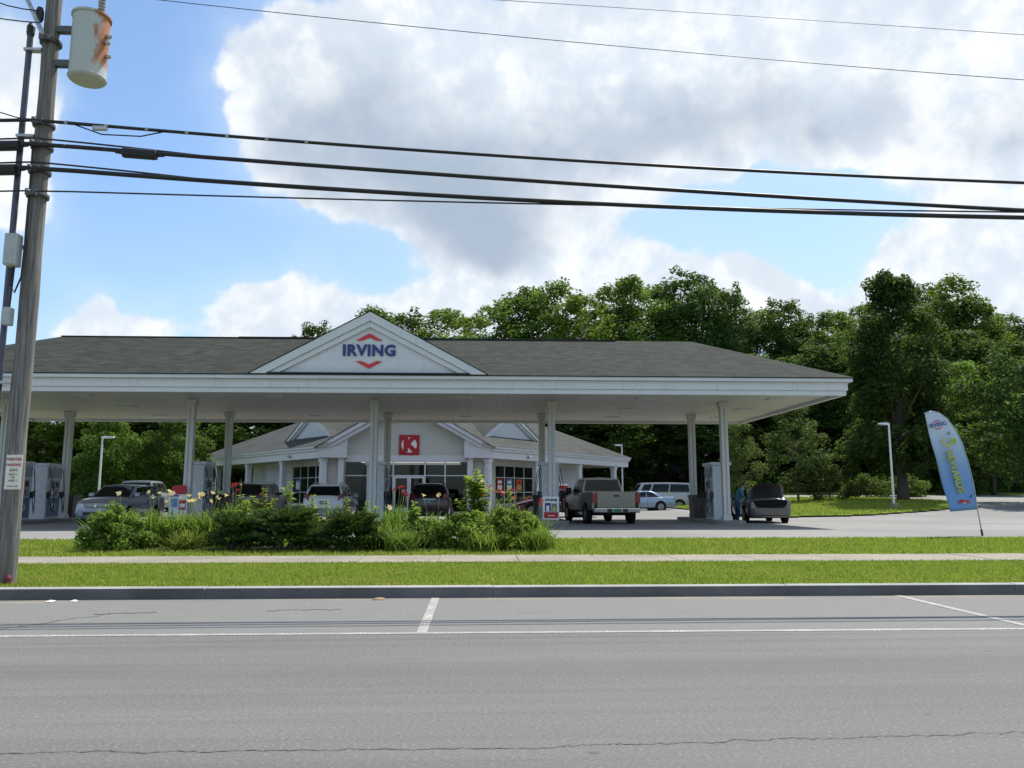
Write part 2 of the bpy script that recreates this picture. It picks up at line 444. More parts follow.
    M['shirt'] = plain('teal_cotton', (.07,.25,.33), .85); M['jeans'] = plain('blue_denim', (.04,.12,.24), .85, var=.15, scale=20)
def mk_more():
    m, t = mat('clear_shop_glass')
    fr = t.n('ShaderNodeFresnel', {'IOR': 1.45}).outputs[0]
    a = t.n('ShaderNodeBsdfTransparent', {'Color': (.34,.37,.38,1)}).outputs[0]; b = t.n('ShaderNodeBsdfGlossy', {'Color': (.9,.9,.9,1), 'Roughness': .03}).outputs[0]
    t.out(t.n('ShaderNodeMixShader', {0: t.math('MULTIPLY_ADD', fr, .8, .0), 1: a, 2: b}).outputs[0]); M['clear'] = m
    m, t = mat('fluorescent_tube'); t.out(t.n('ShaderNodeEmission', {'Color': (1,.96,.86,1), 'Strength': 1.1}).outputs[0]); M['tube'] = m
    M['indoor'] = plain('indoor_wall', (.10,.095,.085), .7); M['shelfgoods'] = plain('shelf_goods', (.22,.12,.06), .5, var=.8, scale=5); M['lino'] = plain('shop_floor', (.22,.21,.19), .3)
mk_materials()
mk_more()
# ------------------------------------------------------------------ ground
def ss(a, b, x):
    t = np.clip((x-a)/(b-a), 0, 1); return t*t*(3-2*t)
def gz(x, y):
    """height of the land"""
    x = np.asarray(x, float); y = np.asarray(y, float)
    z = np.interp(y, [-50, 11.7, 11.7001, 15, 16.75, 21.3, 22.5, 200], [-.06, -.06, .135, .2, .215, .285, .3, .3])
    z = z + .15*ss(40, 52, y)
    z = z + ss(10, 27, x)*(.55*ss(36, 52, y) + .62*ss(46, 72, y))
    z = z + ss(-14, -24, x)*.35*ss(40, 52, y)
    z = z + ss(70, 130, y)*14*(.75+.25*ss(-40, 30, x)) + ss(130, 320, y)*10
    return z
def grid(name, xs, ys, mat, dz=0., mask=None, smooth=True):
    X, Y = np.meshgrid(xs, ys); Z = gz(X, Y)+dz
    V = np.stack([X, Y, Z], -1).reshape(-1, 3); nx = len(xs)
    F = [(j*nx+i, j*nx+i+1, (j+1)*nx+i+1, (j+1)*nx+i) for j in range(len(ys)-1) for i in range(nx-1)
         if mask is None or mask((xs[i]+xs[i+1])/2, (ys[j]+ys[j+1])/2)]
    me = bpy.data.meshes.new(name); me.from_pydata(V.tolist(), [], F); me.materials.append(mat)
    if smooth: me.polygons.foreach_set('use_smooth', [True]*len(F))
    o = mesh_obj(name, me); return struct(o)
def inpoly(P, x, y):
    c = False; n = len(P)
    for i in range(n):
        x0, y0 = P[i]; x1, y1 = P[(i+1) % n]
        if (y0 > y) != (y1 > y) and x < (x1-x0)*(y-y0)/(y1-y0)+x0: c = not c
    return c
far = np.unique(np.concatenate([np.linspace(-420, -60, 19), np.linspace(-60, 70, 66), np.linspace(70, 420, 18)]))
g = grid('ground', far, np.unique(np.concatenate([[-300, -60, -20, 0, 11.7], [11.71, 13, 15, 16.75, 19, 21.3, 22.5], np.arange(24, 140, 2.), np.arange(140, 420, 20.)])), M['floor'], -.04)
def strip(name, x0, x1, y0, y1, z0, z1, mat):
    mb = MB(); n = 24
    for i in range(n):
        a = x0+(x1-x0)*i/n; b = x0+(x1-x0)*(i+1)/n
        mb.poly([(a,y0,z0),(b,y0,z0),(b,y1,z1),(a,y1,z1)], mat)
    return struct(mb.build(name, recalc=False))
strip('road', -240, 240, -9, 11.60, 0, 0, M['road'])
strip('far_verge', -240, 240, -60, -9, .05, .05, M['turf'])
# verge and lawn sheets in front of the forecourt
strip('verge', -240, 240, 11.72, 15.0, .135, .2, M['turf'])
strip('front_lawn', -240, 240, 16.75, 21.35, .215, .285, M['turf'])
# kerb of granite lengths
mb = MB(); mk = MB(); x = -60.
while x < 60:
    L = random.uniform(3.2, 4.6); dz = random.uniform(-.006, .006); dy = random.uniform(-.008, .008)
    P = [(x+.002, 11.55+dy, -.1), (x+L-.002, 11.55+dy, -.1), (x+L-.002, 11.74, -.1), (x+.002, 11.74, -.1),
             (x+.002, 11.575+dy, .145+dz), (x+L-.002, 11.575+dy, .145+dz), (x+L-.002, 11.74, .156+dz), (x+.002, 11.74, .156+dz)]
    o_ = len(mb.v); mb.hexa(P, M['granite']); mb.m[-4] = mb.mi(M['graniteshade'])      # street face has its shade painted in with the darker granite
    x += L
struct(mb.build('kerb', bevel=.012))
# concrete sidewalk in slabs
mb = MB(); x = -60.
while x < 60:
    dz = random.uniform(-.004, .004)
    mb.box(x+.006, x+1.514, 15.0, 16.75, .05, .222+dz, M['walk']); x += 1.52
struct(mb.build('sidewalk', bevel=.006))
# forecourt asphalt
FX = np.arange(-46, 80.1, 1.0); FY = np.concatenate([[21.3, 22.0, 22.5], np.arange(23.5, 68, 1.0)])
grid('forecourt', FX, FY, M['forecourt'], .012)
# ragged turf edge against the forecourt
mb = MB(); xs = np.arange(-46, 80, .35); pts0 = [(x, 21.2, .29) for x in xs]
pts1 = [(x, 21.42+.05*math.sin(x*3.1)+random.uniform(-.05,.05)+.012*(x+5), .318) for x in xs]
for i in range(len(xs)-1): mb.poly([pts0[i], pts0[i+1], pts1[i+1], pts1[i]], M['turf'])
struct(mb.build('lawn_edge', recalc=False))
LAWN_R = [(14.2,40.6),(17.5,41.0),(20.5,41.6),(24,43.2),(27.8,45.6),(30.4,48.6),(30.2,53),(28,57.5),(23,60),(14,60.5)]
LAWN_L = [(-60,43.0),(-27,43.2),(-20.4,44),(-19.2,46),(-19.2,67.5),(-60,67.5)]
def lawn(name, P, dz=.10):
    xs = np.arange(min(p[0] for p in P)-.5, max(p[0] for p in P)+.6, .5); ys = np.arange(min(p[1] for p in P)-.5, max(p[1] for p in P)+.6, .5)
    return grid(name, xs, ys, M['turf'], dz, lambda x, y: inpoly(P, x, y))
lawn('island_lawn', LAWN_R); lawn('side_lawn', LAWN_L)
lawn('back_verge', [(-46,66.5),(80,66.5),(80,74),(-46,74)], .06)
# painted lines on the road
mb = MB(); xs = np.arange(-60, 60, .5)
for a in xs: mb.poly([(a,8.56,.004),(a+.5,8.56,.004),(a+.5,8.665,.004),(a,8.665,.004)], M['paint'])
for x0 in (-0.62, 5.98, 12.6, -7.25, -13.9):
    for k in range(6):
        y0 = 8.67+k*.475
        mb.poly([(x0,y0,.0042),(x0+.11,y0,.0042),(x0+.11,y0+.475,.0042),(x0,y0+.475,.0042)], M['paint'])
struct(mb.build('road_marking', recalc=False))
# cracks
mb = MB()
def crack(pts, w, n=90, jit=.03, z=.0036):
    pts = [Vector(p) for p in pts]; out = []
    for i in range(n+1):
        t = i/n*(len(pts)-1); k = min(int(t), len(pts)-2); p = pts[k].lerp(pts[k+1], t-k)
        out.append(p)
    d = (pts[-1]-pts[0]).normalized(); nrm = Vector((-d.y, d.x)); j = 0; L = []
    for p in out:
        j = j*.75+random.uniform(-jit, jit); ww = w*random.uniform(.35, 1.25)
        q = p+nrm*j; L.append((q-nrm*ww/2, q+nrm*ww/2))
    for a, b in zip(L, L[1:]):
        mb.poly([(a[0].x,a[0].y,z),(b[0].x,b[0].y,z),(b[1].x,b[1].y,z),(a[1].x,a[1].y,z)], M['crack'])
crack([(-14,4.9),(-2.6,4.78),(.2,4.74),(1.8,4.84),(3.3,4.9),(14,5.1)], .011, 420, .016)
crack([(-6.6,7.25),(-5.6,8.1),(-4.9,9.3),(-4.4,10.2)], .028, 60, .03)
crack([(-4.6,10.15),(-3.9,10.25)], .06, 12, .03)
crack([(-2.6,10.35),(-1.7,10.45)], .035, 24, .05)
crack([(9,26.2),(11,25.2),(14,24.6)], .05, 60, .05, .345)
struct(mb.build('crack', recalc=False))

# ------------------------------------------------------------------ grass blades (nobody could count them)
def blades(name, n, x0, x1, yf, h, keep=None, w=.012, zfun=None):
    x = rng.uniform(x0, x1, n); y = yf(n, x)
    if keep is not None:
        k = keep(x, y); x = x[k]; y = y[k]; n = len(x)
    z = zfun(x, y); a = rng.uniform(0, 2*np.pi, n); hh = h*rng.uniform(.45, 1.2, n); le = rng.uniform(0, .9, n)*hh; b = rng.uniform(0, 2*np.pi, n)
    ww = w*rng.uniform(.7, 1.5, n)
    V = np.empty((n, 3, 3)); ca, sa = np.cos(a)*ww, np.sin(a)*ww
    V[:,0] = np.stack([x-ca, y-sa, z-.01], -1); V[:,1] = np.stack([x+ca, y+sa, z-.01], -1)
    V[:,2] = np.stack([x+np.cos(b)*le, y+np.sin(b)*le, z+hh], -1)
    o = mesh_obj(name, quads_mesh(name, V.reshape(-1,3), M['blade'], 3)); return tag(o, kind='stuff')
blades('grass', 95000, -9.6, 12.4, lambda n, x: rng.uniform(11.75, 15.06, n), .045, zfun=lambda x, y: np.interp(y, [11.7, 15], [.137, .2]))
blades('grass', 70000, -14.5, 17.5, lambda n, x: rng.uniform(16.7, 21.5, n), .07, zfun=lambda x, y: np.interp(y, [16.75, 21.35], [.215, .29]), w=.016)
blades('grass', 36000, 14, 31, lambda n, x: rng.uniform(40.3, 60, n), .11, keep=lambda x, y: np.array([inpoly(LAWN_R, a, b) for a, b in zip(x, y)]), w=.03, zfun=lambda x, y: gz(x, y)+.1)
blades('grass', 16000, -34, -19, lambda n, x: rng.uniform(43, 60, n), .12, keep=lambda x, y: np.array([inpoly(LAWN_L, a, b) for a, b in zip(x, y)]), w=.03, zfun=lambda x, y: gz(x, y)+.1)

blades('grass', 5200, -9.6, 12.4, lambda n, x: rng.uniform(11.78, 15.02, n), .07, zfun=lambda x, y: np.interp(y, [11.7, 15], [.137, .2]), w=.011)
blades('grass', 5200, -14.5, 17.5, lambda n, x: rng.uniform(16.74, 21.4, n), .10, zfun=lambda x, y: np.interp(y, [16.75, 21.35], [.215, .29]), w=.014)
for x, y, s, m_, lab in ((-5.72,11.32,.06,'signwhite','scrap of white paper lying in the gutter, left of two'), (-5.42,11.34,.045,'signwhite','scrap of white paper lying in the gutter, right of two'), (-1.35,11.40,.09,'dryleaf','dry tan leaf lying in the gutter left of the stall line')):
    mb = MB(); mb.add([(x-s,y-s*.5,.012),(x+s*.7,y-s*.6,.006),(x+s,y+s*.5,.02),(x-s*.6,y+s*.6,.008),(x,y,.03)], [(0,1,4),(1,2,4),(2,3,4),(3,0,4)], M[m_])
    tag(recentre(mb.build('litter_scrap'), (x,y,.0)), lab, 'litter')
# ------------------------------------------------------------------ fuel station canopy
CX0, CX1, CY0, CY1 = -22.7, 14.0, 29.4, 41.6
CYM = (CY0+CY1)/2; RX0, RX1, RZ, EZ = -18.3, 9.75, 8.42, 5.86
can = empty('fuel_station_canopy', (-4.3, 35.5, .31), 0, 'long white fuel station canopy with a grey shingled hip roof standing on paired columns', 'canopy')
W = M['white']
mb = MB(); e = .18
mb.add([(CX0-e,CY0-e,EZ),(CX1+e,CY0-e,EZ),(CX1+e,CY1+e,EZ),(CX0-e,CY1+e,EZ),(RX0,CYM,RZ),(RX1,CYM,RZ)],
       [(0,1,5,4),(1,2,5),(2,3,4,5),(3,0,4)], M['shingle'])
mb.add([(CX0-e,CY0-e,EZ-.03),(CX1+e,CY0-e,EZ-.03),(CX1+e,CY1+e,EZ-.03),(CX0-e,CY1+e,EZ-.03),(CX0-e,CY0-e,EZ),(CX1+e,CY0-e,EZ),(CX1+e,CY1+e,EZ),(CX0-e,CY1+e,EZ)],
       [(0,1,5,4),(1,2,6,5),(2,3,7,6),(3,0,4,7)], M['shingle'])
roof = mb.build('roof', can, recalc=False)
mb = MB()
mb.box(RX0, -9.9, CYM-.12, CYM+.12, RZ-.045, RZ+.02, M['shingle'])
mb.box(-10.6, RX1-3.5, CYM-.16, CYM+.16, RZ-.045, RZ+.035, M['shingle'])
mb.build('ridge_vent', roof)
mb = MB()
def ring(d, z0, z1, th):
    """a fascia course: four boards mitred by butting"""
    x0, x1, y0, y1 = CX0-d, CX1+d, CY0-d, CY1+d
    mb.box(x0, x1, y0, y0+th, z0, z1, W); mb.box(x0, x1, y1-th, y1, z0, z1, W)
    mb.box(x0, x0+th, y0+th, y1-th, z0, z1, W); mb.box(x1-th, x1, y0+th, y1-th, z0, z1, W)
ring(.14, 5.70, EZ-.032, .3); ring(.0, 5.385, 5.698, .2); ring(-.05, 5.20, 5.383, .16)
for xx in np.arange(CX0+1.2, CX1, 3.05): mb.box(xx, xx+.012, CY0-.004, CY0+.01, 5.388, 5.696, M['pumpgrey'])
mb.build('fascia', can, bevel=.012)
mb = MB(); mb.box(CX0+.12, CX1-.12, CY0+.12, CY1-.12, 5.335, 5.37, M['soffit']); sof = mb.build('soffit', can)
li = 0
for xx in (-15.3, -7.9, -.55, 6.7, 12.0):
    for yy in (31.6, 35.5, 39.4):
        mb = MB(); mb.box(xx-.32, xx+.32, yy-.32, yy+.32, 5.30, 5.334, W); mb.box(xx-.25, xx+.25, yy-.25, yy+.25, 5.285, 5.2995, M['platew'])
        mb.build('canopy_light', can)
COLX = (-18.95, -11.62, -4.22, 3.08, 10.3)
def column(xx, yy):
    mb = MB(); w = .145; C = M['colwhite']
    mb.box(xx-w, xx-.022, yy-w, yy+w, .44, 5.333, C); mb.box(xx+.022, xx+w, yy-w, yy+w, .44, 5.333, C); mb.box(xx-.022, xx+.022, yy-w+.03, yy+w-.03, .44, 5.333, C)
    mb.box(xx-.2, xx+.2, yy-.2, yy+.2, 5.14, 5.3325, C); mb.box(xx-.17, xx+.17, yy-.17, yy+.17, 5.04, 5.1395, C)
    mb.box(xx-.19, xx+.19, yy-.19, yy+.19, .442, .62, C)
    mb.build('column', can, bevel=.01)
for xx in COLX:
    for yy in (33.0, 38.0): column(xx, yy)
# front gable
GX0, GX1, GZ0, GXM, GZ1 = -8.3, .35, 5.87, -3.98, 8.2
mb = MB()
gy0 = CY0-.16
def rake(xa, za, xb, zb, th, y0, y1):
    """a board following the gable slope, th deep below it"""
    v = (Vector((xb-xa, zb-za)).normalized()); n = Vector((v.y, -v.x)) if xb > xa else Vector((-v.y, v.x))
    if n.y > 0: n = -n
    mb.prism([(xa, za), (xb, zb), (xb, zb-th*1.14), (xa+(th*1.9 if xb > xa else -th*1.9), za)], y0, y1, W, 'y')
rake(GX0, GZ0, GXM, GZ1, .30, gy0-.10, gy0+.3); rake(GX1, GZ0, GXM, GZ1, .30, gy0-.10, gy0+.3)
k = .30
rake(GX0+k*1.95, GZ0, GXM, GZ1-k*1.16, .20, gy0-.03, gy0+.3); rake(GX1-k*1.95, GZ0, GXM, GZ1-k*1.16, .20, gy0-.03, gy0+.3)
gab = mb.build('gable', can, bevel=.01)
mb = MB(); mb.poly([(GX0+.9,gy0+.08,GZ0),(GX1-.9,gy0+.08,GZ0),(GXM,gy0+.08,GZ1-.42)], M['white']); mb.build('gable_panel', gab, recalc=False)
mb = MB(); mb.box(GX0+.62, GX1-.62, gy0-.08, gy0+.07, GZ0-.001, GZ0+.05, M['black']); mb.build('flashing', gab)
mb = MB()   # gable roof running back into the main slope
def msz(y): return EZ+(RZ-EZ)*(y-(CY0-e))/(CYM-CY0+e)
yb = CY0-e+(GZ1-EZ)/(RZ-EZ)*(CYM-CY0+e)
for s in (-1, 1):
    xo = GX0-.06 if s < 0 else GX1+.06
    pts = [(xo, gy0-.14, GZ0-.005), (GXM, gy0-.14, GZ1+.03), (GXM, yb, GZ1+.03), (xo, CY0+.02, GZ0-.005)]
    mb.poly(pts if s > 0 else pts[::-1], M['shingle'])
mb.build('gable_roof', gab)
# lettered logo on the gable
sg = empty('gable_sign', (-3.98, gy0+.06, 6.5), 0, 'navy lettering between two red chevrons on the triangular white gable of the canopy', 'sign')
LM = frame((-4.0, gy0+.055, 6.745), (1,0,0), (0,0,1))
mb = MB(); text_mb(mb, 'IRVING', .57, LM, M['navy'], .05, .021, spacing=1.09); mb.build('lettering', sg)
mb = MB()
for s in (1, -1):
    z0 = 6.745+s*.36
    for q in (-1, 1):
        pr = [(-4.0, z0+s*.30), (-4.0+q*.48, z0+s*.03), (-4.0+q*.26, z0+s*.03), (-4.0, z0+s*.155)]
        mb.prism(pr, gy0+.03, gy0+.075, M['signred'], 'y')
    mb.build('chevron', sg); mb = MB()

# ------------------------------------------------------------------ pump islands, dispensers, bins
for i, xx in enumerate(COLX):
    mb = MB(); pts = []
    for k in range(9): a = math.pi+math.pi*k/8; pts.append((xx+.68*math.cos(a), 32.75+.68*math.sin(a)))
    for k in range(9): a = math.pi*k/8; pts.append((xx+.68*math.cos(a), 38.5+.68*math.sin(a)))
    mb.prism(pts, .2, .452, M['island'], 'z')
    o = mb.build('pump_island', bevel=.02)
    recentre(o, (xx, 35.6, .3))
    tag(o, ['round-ended concrete island under the two left-hand fuel pumps', 'round-ended concrete island under the pump beside the red-topped poster board', 'round-ended concrete island right of the white hatch-backed car', 'round-ended concrete island under the column with the framed poster', 'round-ended concrete island beside the silver car with raised boot lid'][i], 'island', 'pump islands under the canopy')
def dispenser(xx, yy, label):
    r = empty('fuel_pump', (xx, yy, .452), 0, label, 'fuel pump', 'fuel pumps on the islands')
    P = M['pumpwhite']
    mb = MB(); mb.box(xx-.36, xx+.36, yy-.62, yy+.62, .453, 2.72, P); mb.build('cabinet', r, bevel=.02)
    mb = MB(); mb.box(xx-.44, xx+.44, yy-.66, yy+.66, 2.722, 2.86, P); mb.build('top_cap', r, bevel=.02)
    for s in (-1, 1):
        X = xx+s*.362
        def pan(y0, y1, z0, z1, m, nm, d=.02):
            b = MB(); b.box(X, X+s*d, yy+y0, yy+y1, z0, z1, m); return b.build(nm, r, bevel=.004)
        pan(-.56, .56, 2.22, 2.66, M['pumpgrey'], 'upper_panel')
        dp = pan(-.40, .40, 1.42, 2.12, M['pumpgrey'], 'display_panel', .03)
        b = MB()
        for zz in (1.98, 1.84): b.box(X+s*.031, X+s*.036, yy-.30, yy-.02, zz-.05, zz+.05, M['screen'])
        b.box(X+s*.031, X+s*.036, yy+.06, yy+.3, 1.82, 2.04, M['black'])
        b.build('screen', dp)
        b = MB()
        for q in (-.28, -.12, .04): b.box(X+s*.031, X+s*.05, yy+q, yy+q+.11, 1.50, 1.68, M['signwhite'] if q < 0 else M['red'])
        b.build('grade_button', dp)
        bl = pan(-.5, .5, .56, 1.36, M['pumpblue'], 'blue_panel')
        b = MB(); b.lathe((X+s*.02, yy, .98), [(.17, 0), (.17, s*.006)], M['signwhite'], 20, 'x'); b.lathe((X+s*.027, yy, .98), [(.09, 0), (.09, s*.006)], M['pumpblue'], 20, 'x'); b.build('roundel', bl)
        for q in (-1, 1):
            hy = yy+q*.56
            b = MB(); b.box(X, X+s*.09, hy-.06, hy+.06, 1.36, 1.62, M['black']); b.tube([(X+s*.07, hy, 1.60), (X+s*.13, hy, 1.66), (X+s*.15, hy, 1.5), (X+s*.10, hy, 1.34)], .022, M['black'], 6)
            nz = b.build('nozzle', r)
            b = MB(); pts = []
            for k in range(17):
                t = k/16
                pts.append((X+s*(.06+.20*math.sin(math.pi*t)), hy+q*.02+.16*math.sin(math.pi*t)*-q, 2.6-(2.6-.72)*min(1, t*1.6) if t < .62 else .72+(1.36-.72)*((t-.62)/.38)**1.2))
            b.tube(pts, .018, M['cable'], 6); b.build('hose', r)
    return r
dispenser(COLX[0]+.0, 33.95, 'fuel pump nearest the utility pole, with blue lower panel and hanging hose')
dispenser(COLX[0], 36.35, 'fuel pump with blue lower panel between the other left pump and the rear column')
dispenser(COLX[1], 34.35, 'fuel pump standing behind the red-topped poster board')
dispenser(COLX[2], 34.35, 'fuel pump behind the column that stands left of the shop door')
dispenser(COLX[3], 34.35, 'fuel pump behind the column with the framed poster, left of the pickup')
dispenser(COLX[4], 34.15, 'tall white fuel pump standing between the brown bin and the silver car')
for i, xx in enumerate(COLX):
    yy = 36.6 if i else 38.7
    xb = xx-.12 if i != 1 else xx+.3
    r = empty('waste_bin', (xb, yy, .452), 0, ['brown waste bin at the rear column right of the two left pumps', 'brown waste bin behind the pump right of the red-topped board', 'brown waste bin on the island left of the shop door', 'brown waste bin behind the pump left of the pickup', 'brown waste bin standing just left of the tall white pump'][i], 'bin', 'brown waste bins on the islands')
    mb = MB(); mb.hexa([(xb-.36,yy-.36,.453),(xb+.36,yy-.36,.453),(xb+.36,yy+.36,.453),(xb-.36,yy+.36,.453),(xb-.4,yy-.4,1.38),(xb+.4,yy-.4,1.38),(xb+.4,yy+.4,1.38),(xb-.4,yy+.4,1.38)], M['bin'])
    for k in range(7): mb.box(xb-.36+k*.11, xb-.33+k*.11, yy-.408, yy-.37, .5, 1.34, M['bin'])
    mb.build('bin_body', r, bevel=.015)
    mb = MB(); mb.box(xb-.43, xb+.43, yy-.43, yy+.43, 1.382, 1.50, M['bin']); mb.box(xb-.2, xb+.2, yy-.435, yy-.43, 1.40, 1.47, M['dark']); mb.build('bin_lid', r, bevel=.02)
# framed poster leaning at the fourth column, and the red-topped board at the second
r = empty('poster_stand', (2.99, 32.45, .452), 0, 'white framed poster with red foot standing at a column left of the pickup', 'poster stand')
mb = MB(); mb.box(2.66, 3.31, 32.40, 32.44, .50, 1.42, M['signwhite']); mb.box(2.70, 2.76, 32.42, 32.8, .453, .50, M['signwhite']); mb.box(3.21, 3.27, 32.42, 32.8, .453, .50, M['signwhite']); mb.build('board', r, bevel=.006)
mb = MB(); mb.box(2.70, 3.27, 32.385, 32.399, .56, .80, M['red']); mb.box(2.74, 2.97, 32.385, 32.399, .82, 1.16, M['navy']); mb.box(3.0, 3.22, 32.385, 32.399, .82, 1.14, M['olive'])
mb.box(2.79, 2.91, 32.378, 32.384, .82, 1.06, M['signwhite']); mb.box(3.04, 3.17, 32.378, 32.384, .84, 1.0, M['yellow']); mb.box(2.86, 3.12, 32.378, 32.384, .645, .675, M['signwhite'])
for k, (a, b) in enumerate([(2.75,2.80),(2.82,2.93),(2.97,3.04),(3.06,3.12),(3.14,3.22)]): mb.box(a, b, 32.385, 32.399, 1.24+.02*(k%2), 1.32, M['black'])
mb.build('poster', r)
r = empty('poster_stand', (-11.75, 32.45, .452), 0, 'low white poster board with blue print and a red topper near the second column', 'poster stand')
mb = MB(); mb.box(-12.10, -11.40, 32.40, 32.45, .47, 1.50, M['pumpwhite']); mb.build('board', r, bevel=.006)
mb = MB(); mb.prism([(-12.02,1.505),(-11.44,1.505),(-11.44,1.80),(-11.5,1.86),(-11.95,1.86),(-12.02,1.80)], 32.40, 32.44, M['red'], 'y'); mb.build('topper', r)
mb = MB()
mb.box(-12.05, -11.75, 32.388, 32.399, 1.42, 1.48, M['navy']); mb.box(-12.02, -11.78, 32.388, 32.399, 1.0, 1.34, M['posterblue']); mb.box(-11.72, -11.45, 32.388, 32.399, .9, 1.28, M['red']); mb.box(-11.68, -11.48, 32.382, 32.387, 1.0, 1.14, M['signwhite'])
mb.build('poster', r)
# ------------------------------------------------------------------ convenience store
ST = empty('convenience_store', (-4.325, 49.0, .45), 0, 'pale convenience store with a white front gable, glazed entrance and two swept back wings', 'store')
TH = R(52); SX = -4.325; FZ = .45
def wp(s, t, z, side):
    """point of a wing: s along its eave, t inward, z up"""
    return (SX+side*(5.22+s*math.cos(TH)-t*math.sin(TH)), 49+s*math.sin(TH)+t*math.cos(TH), z)
def wbox(mb, s0, s1, t0, t1, z0, z1, mat, side):
    P = [wp(s0,t0,z0,side),wp(s1,t0,z0,side),wp(s1,t1,z0,side),wp(s0,t1,z0,side),wp(s0,t0,z1,side),wp(s1,t0,z1,side),wp(s1,t1,z1,side),wp(s0,t1,z1,side)]
    mb.hexa(P, mat)
Wt = M['white']
mb = MB(); mb.prism([wp(-1.2,.2,0,-1)[:2], wp(-1.2,.2,0,1)[:2]] + [wp(19.5,.2,0,1)[:2], wp(19.5,9,0,1)[:2], wp(19.5,9,0,-1)[:2], wp(19.5,.2,0,-1)[:2]], .3, FZ+.02, M['walk'], 'z')
mb.build('floor_slab', ST)
for side in (-1, 1):
    LN = 18.0 if side > 0 else 20.5
    # walls of the wing
    mb = MB(); S = M['siding']
    wbox(mb, 0., 2.55, 1.6, 1.8, FZ, 4.0, S, side)                # pier left of the windows
    wbox(mb, 2.55, 6.95, 1.6, 1.8, 3.42, 4.0, S, side)
    wbox(mb, 2.55, 6.95, 1.6, 1.8, FZ, .95, S, side)
    wbox(mb, 6.95, 13.6, 1.6, 1.8, FZ, 4.0, S, side)
    wbox(mb, 13.4, 13.6, 1.8, 8.5, FZ, 4.0, S, side)
    mb.build('wall', ST)
    # plain recessed panel in the wing wall
    mb = MB(); wbox(mb, 8.0, 12.4, 1.57, 1.597, FZ+.1, 3.3, M['sidingw'], side); mb.build('wall_panel', ST)
    # windows
    zs = (.95, 1.72, 2.66, 3.42); sss = (2.55, 3.62, 4.74, 5.86, 6.95)
    for j in range(4):
        b = MB(); wbox(b, sss[j]+.03, sss[j+1]-.03, 1.69, 1.71, .97, 3.40, M['glass'], side)
        w = b.build('window', ST)
        b = MB()
        for q in (sss[j], sss[j+1]-.035): wbox(b, q, q+.035, 1.655, 1.688, .95, 3.42, Wt, side)
        for q in zs: wbox(b, sss[j]+.036, sss[j+1]-.036, 1.66, 1.688, q-.025, q+.025, Wt, side)
        b.build('frame', w)
    # eave: soffit, fascia courses, gutter
    mb = MB(); wbox(mb, -.2, LN, .05, 1.62, 3.80, 3.84, M['soffit'], side); mb.build('porch_soffit', ST)
    mb = MB(); wbox(mb, -.05, LN, .0, .18, 3.74, 4.18, Wt, side); wbox(mb, -.1, LN+.1, -.10, .2, 4.182, 4.34, Wt, side); wbox(mb, -.1, LN+.12, -.2, .2, 4.342, 4.46, Wt, side)
    wbox(mb, LN-.16, LN, .18, 8, 3.74, 4.46, Wt, side)
    fa = mb.build('fascia', ST, bevel=.01)
    # small lamp on the fascia
    mb = MB(); p = wp(3.9, -.14, 3.98, side); mb.lathe(p, [(.09,-.10),(.12,0),(.07,.07)], M['greybox'], 10); mb.build('floodlight', ST)
    # posts
    for s in ((.12, 5.35, 10.9, 16.2) if side > 0 else (.12, 5.7, 11.4, 17.2)):
        mb = MB(); wbox(mb, s-.17, s+.17, .18, .52, FZ, 3.74, Wt, side); wbox(mb, s-.22, s+.22, .13, .57, 3.5, 3.738, Wt, side); wbox(mb, s-.22, s+.22, .13, .57, FZ, FZ+.25, Wt, side)
        mb.build('porch_post', ST, bevel=.01)
    # roof of the wing
    mb = MB(); pr = math.tan(R(25))
    A = wp(-.6,-.22,4.465,side); B = wp(LN+.15,-.22,4.465,side); D = wp(LN-5.2,6.2,4.465+6.4*pr,side); E_ = wp(-2,6.2,4.465+6.4*pr,side); F = wp(LN+.15,12.6,4.465,side); G = wp(3,12.6,4.465,side)
    mb.poly([A,B,D,E_], M['shingle2']); mb.poly([B,F,D], M['shingle2']); mb.poly([F,G,E_,D], M['shingle2'])
    rf = mb.build('wing_roof', ST)
    # dormer gable
    s0, s1, sm, tz = .9, 7.6, 4.1, 1.5; z0 = 4.47+tz*pr; zp = 7.02
    mb = MB(); mb.poly([wp(s0+.4,tz+.05,z0,side), wp(s1-.4,tz+.05,z0,side), wp(sm,tz+.05,zp-.35,side)], M['sidingw'])
    dz = mb.build('dormer', ST)
    mb = MB()
    for a in (s0, s1):
        k = 1 if a < sm else -1
        for off, th_, t0 in ((0,.24,tz-.18), (.26,.14,tz-.08)):
            h = [wp(a+k*off*1.9,t0,z0,side), wp(a+k*(off+th_)*1.9,t0,z0,side), wp(sm,t0,zp-off-th_*1.15,side), wp(sm,t0,zp-off,side)]
            g_ = [wp(a+k*off*1.9,tz+.2,z0,side), wp(a+k*(off+th_)*1.9,tz+.2,z0,side), wp(sm,tz+.2,zp-off-th_*1.15,side), wp(sm,tz+.2,zp-off,side)]
            mb.hexa(h+g_, Wt)
    mb.build('rake_board', dz)
    mb = MB(); te = (zp+.02-4.47)/pr
    for a in (s0-.15, s1+.15):
        mb.poly([wp(a,tz-.22,z0-.03,side), wp(sm,tz-.22,zp+.03,side), wp(sm,te,zp+.03,side), wp(a,tz-.05,z0-.03,side)], M['shingle2'])
    mb.build('dormer_roof', dz)
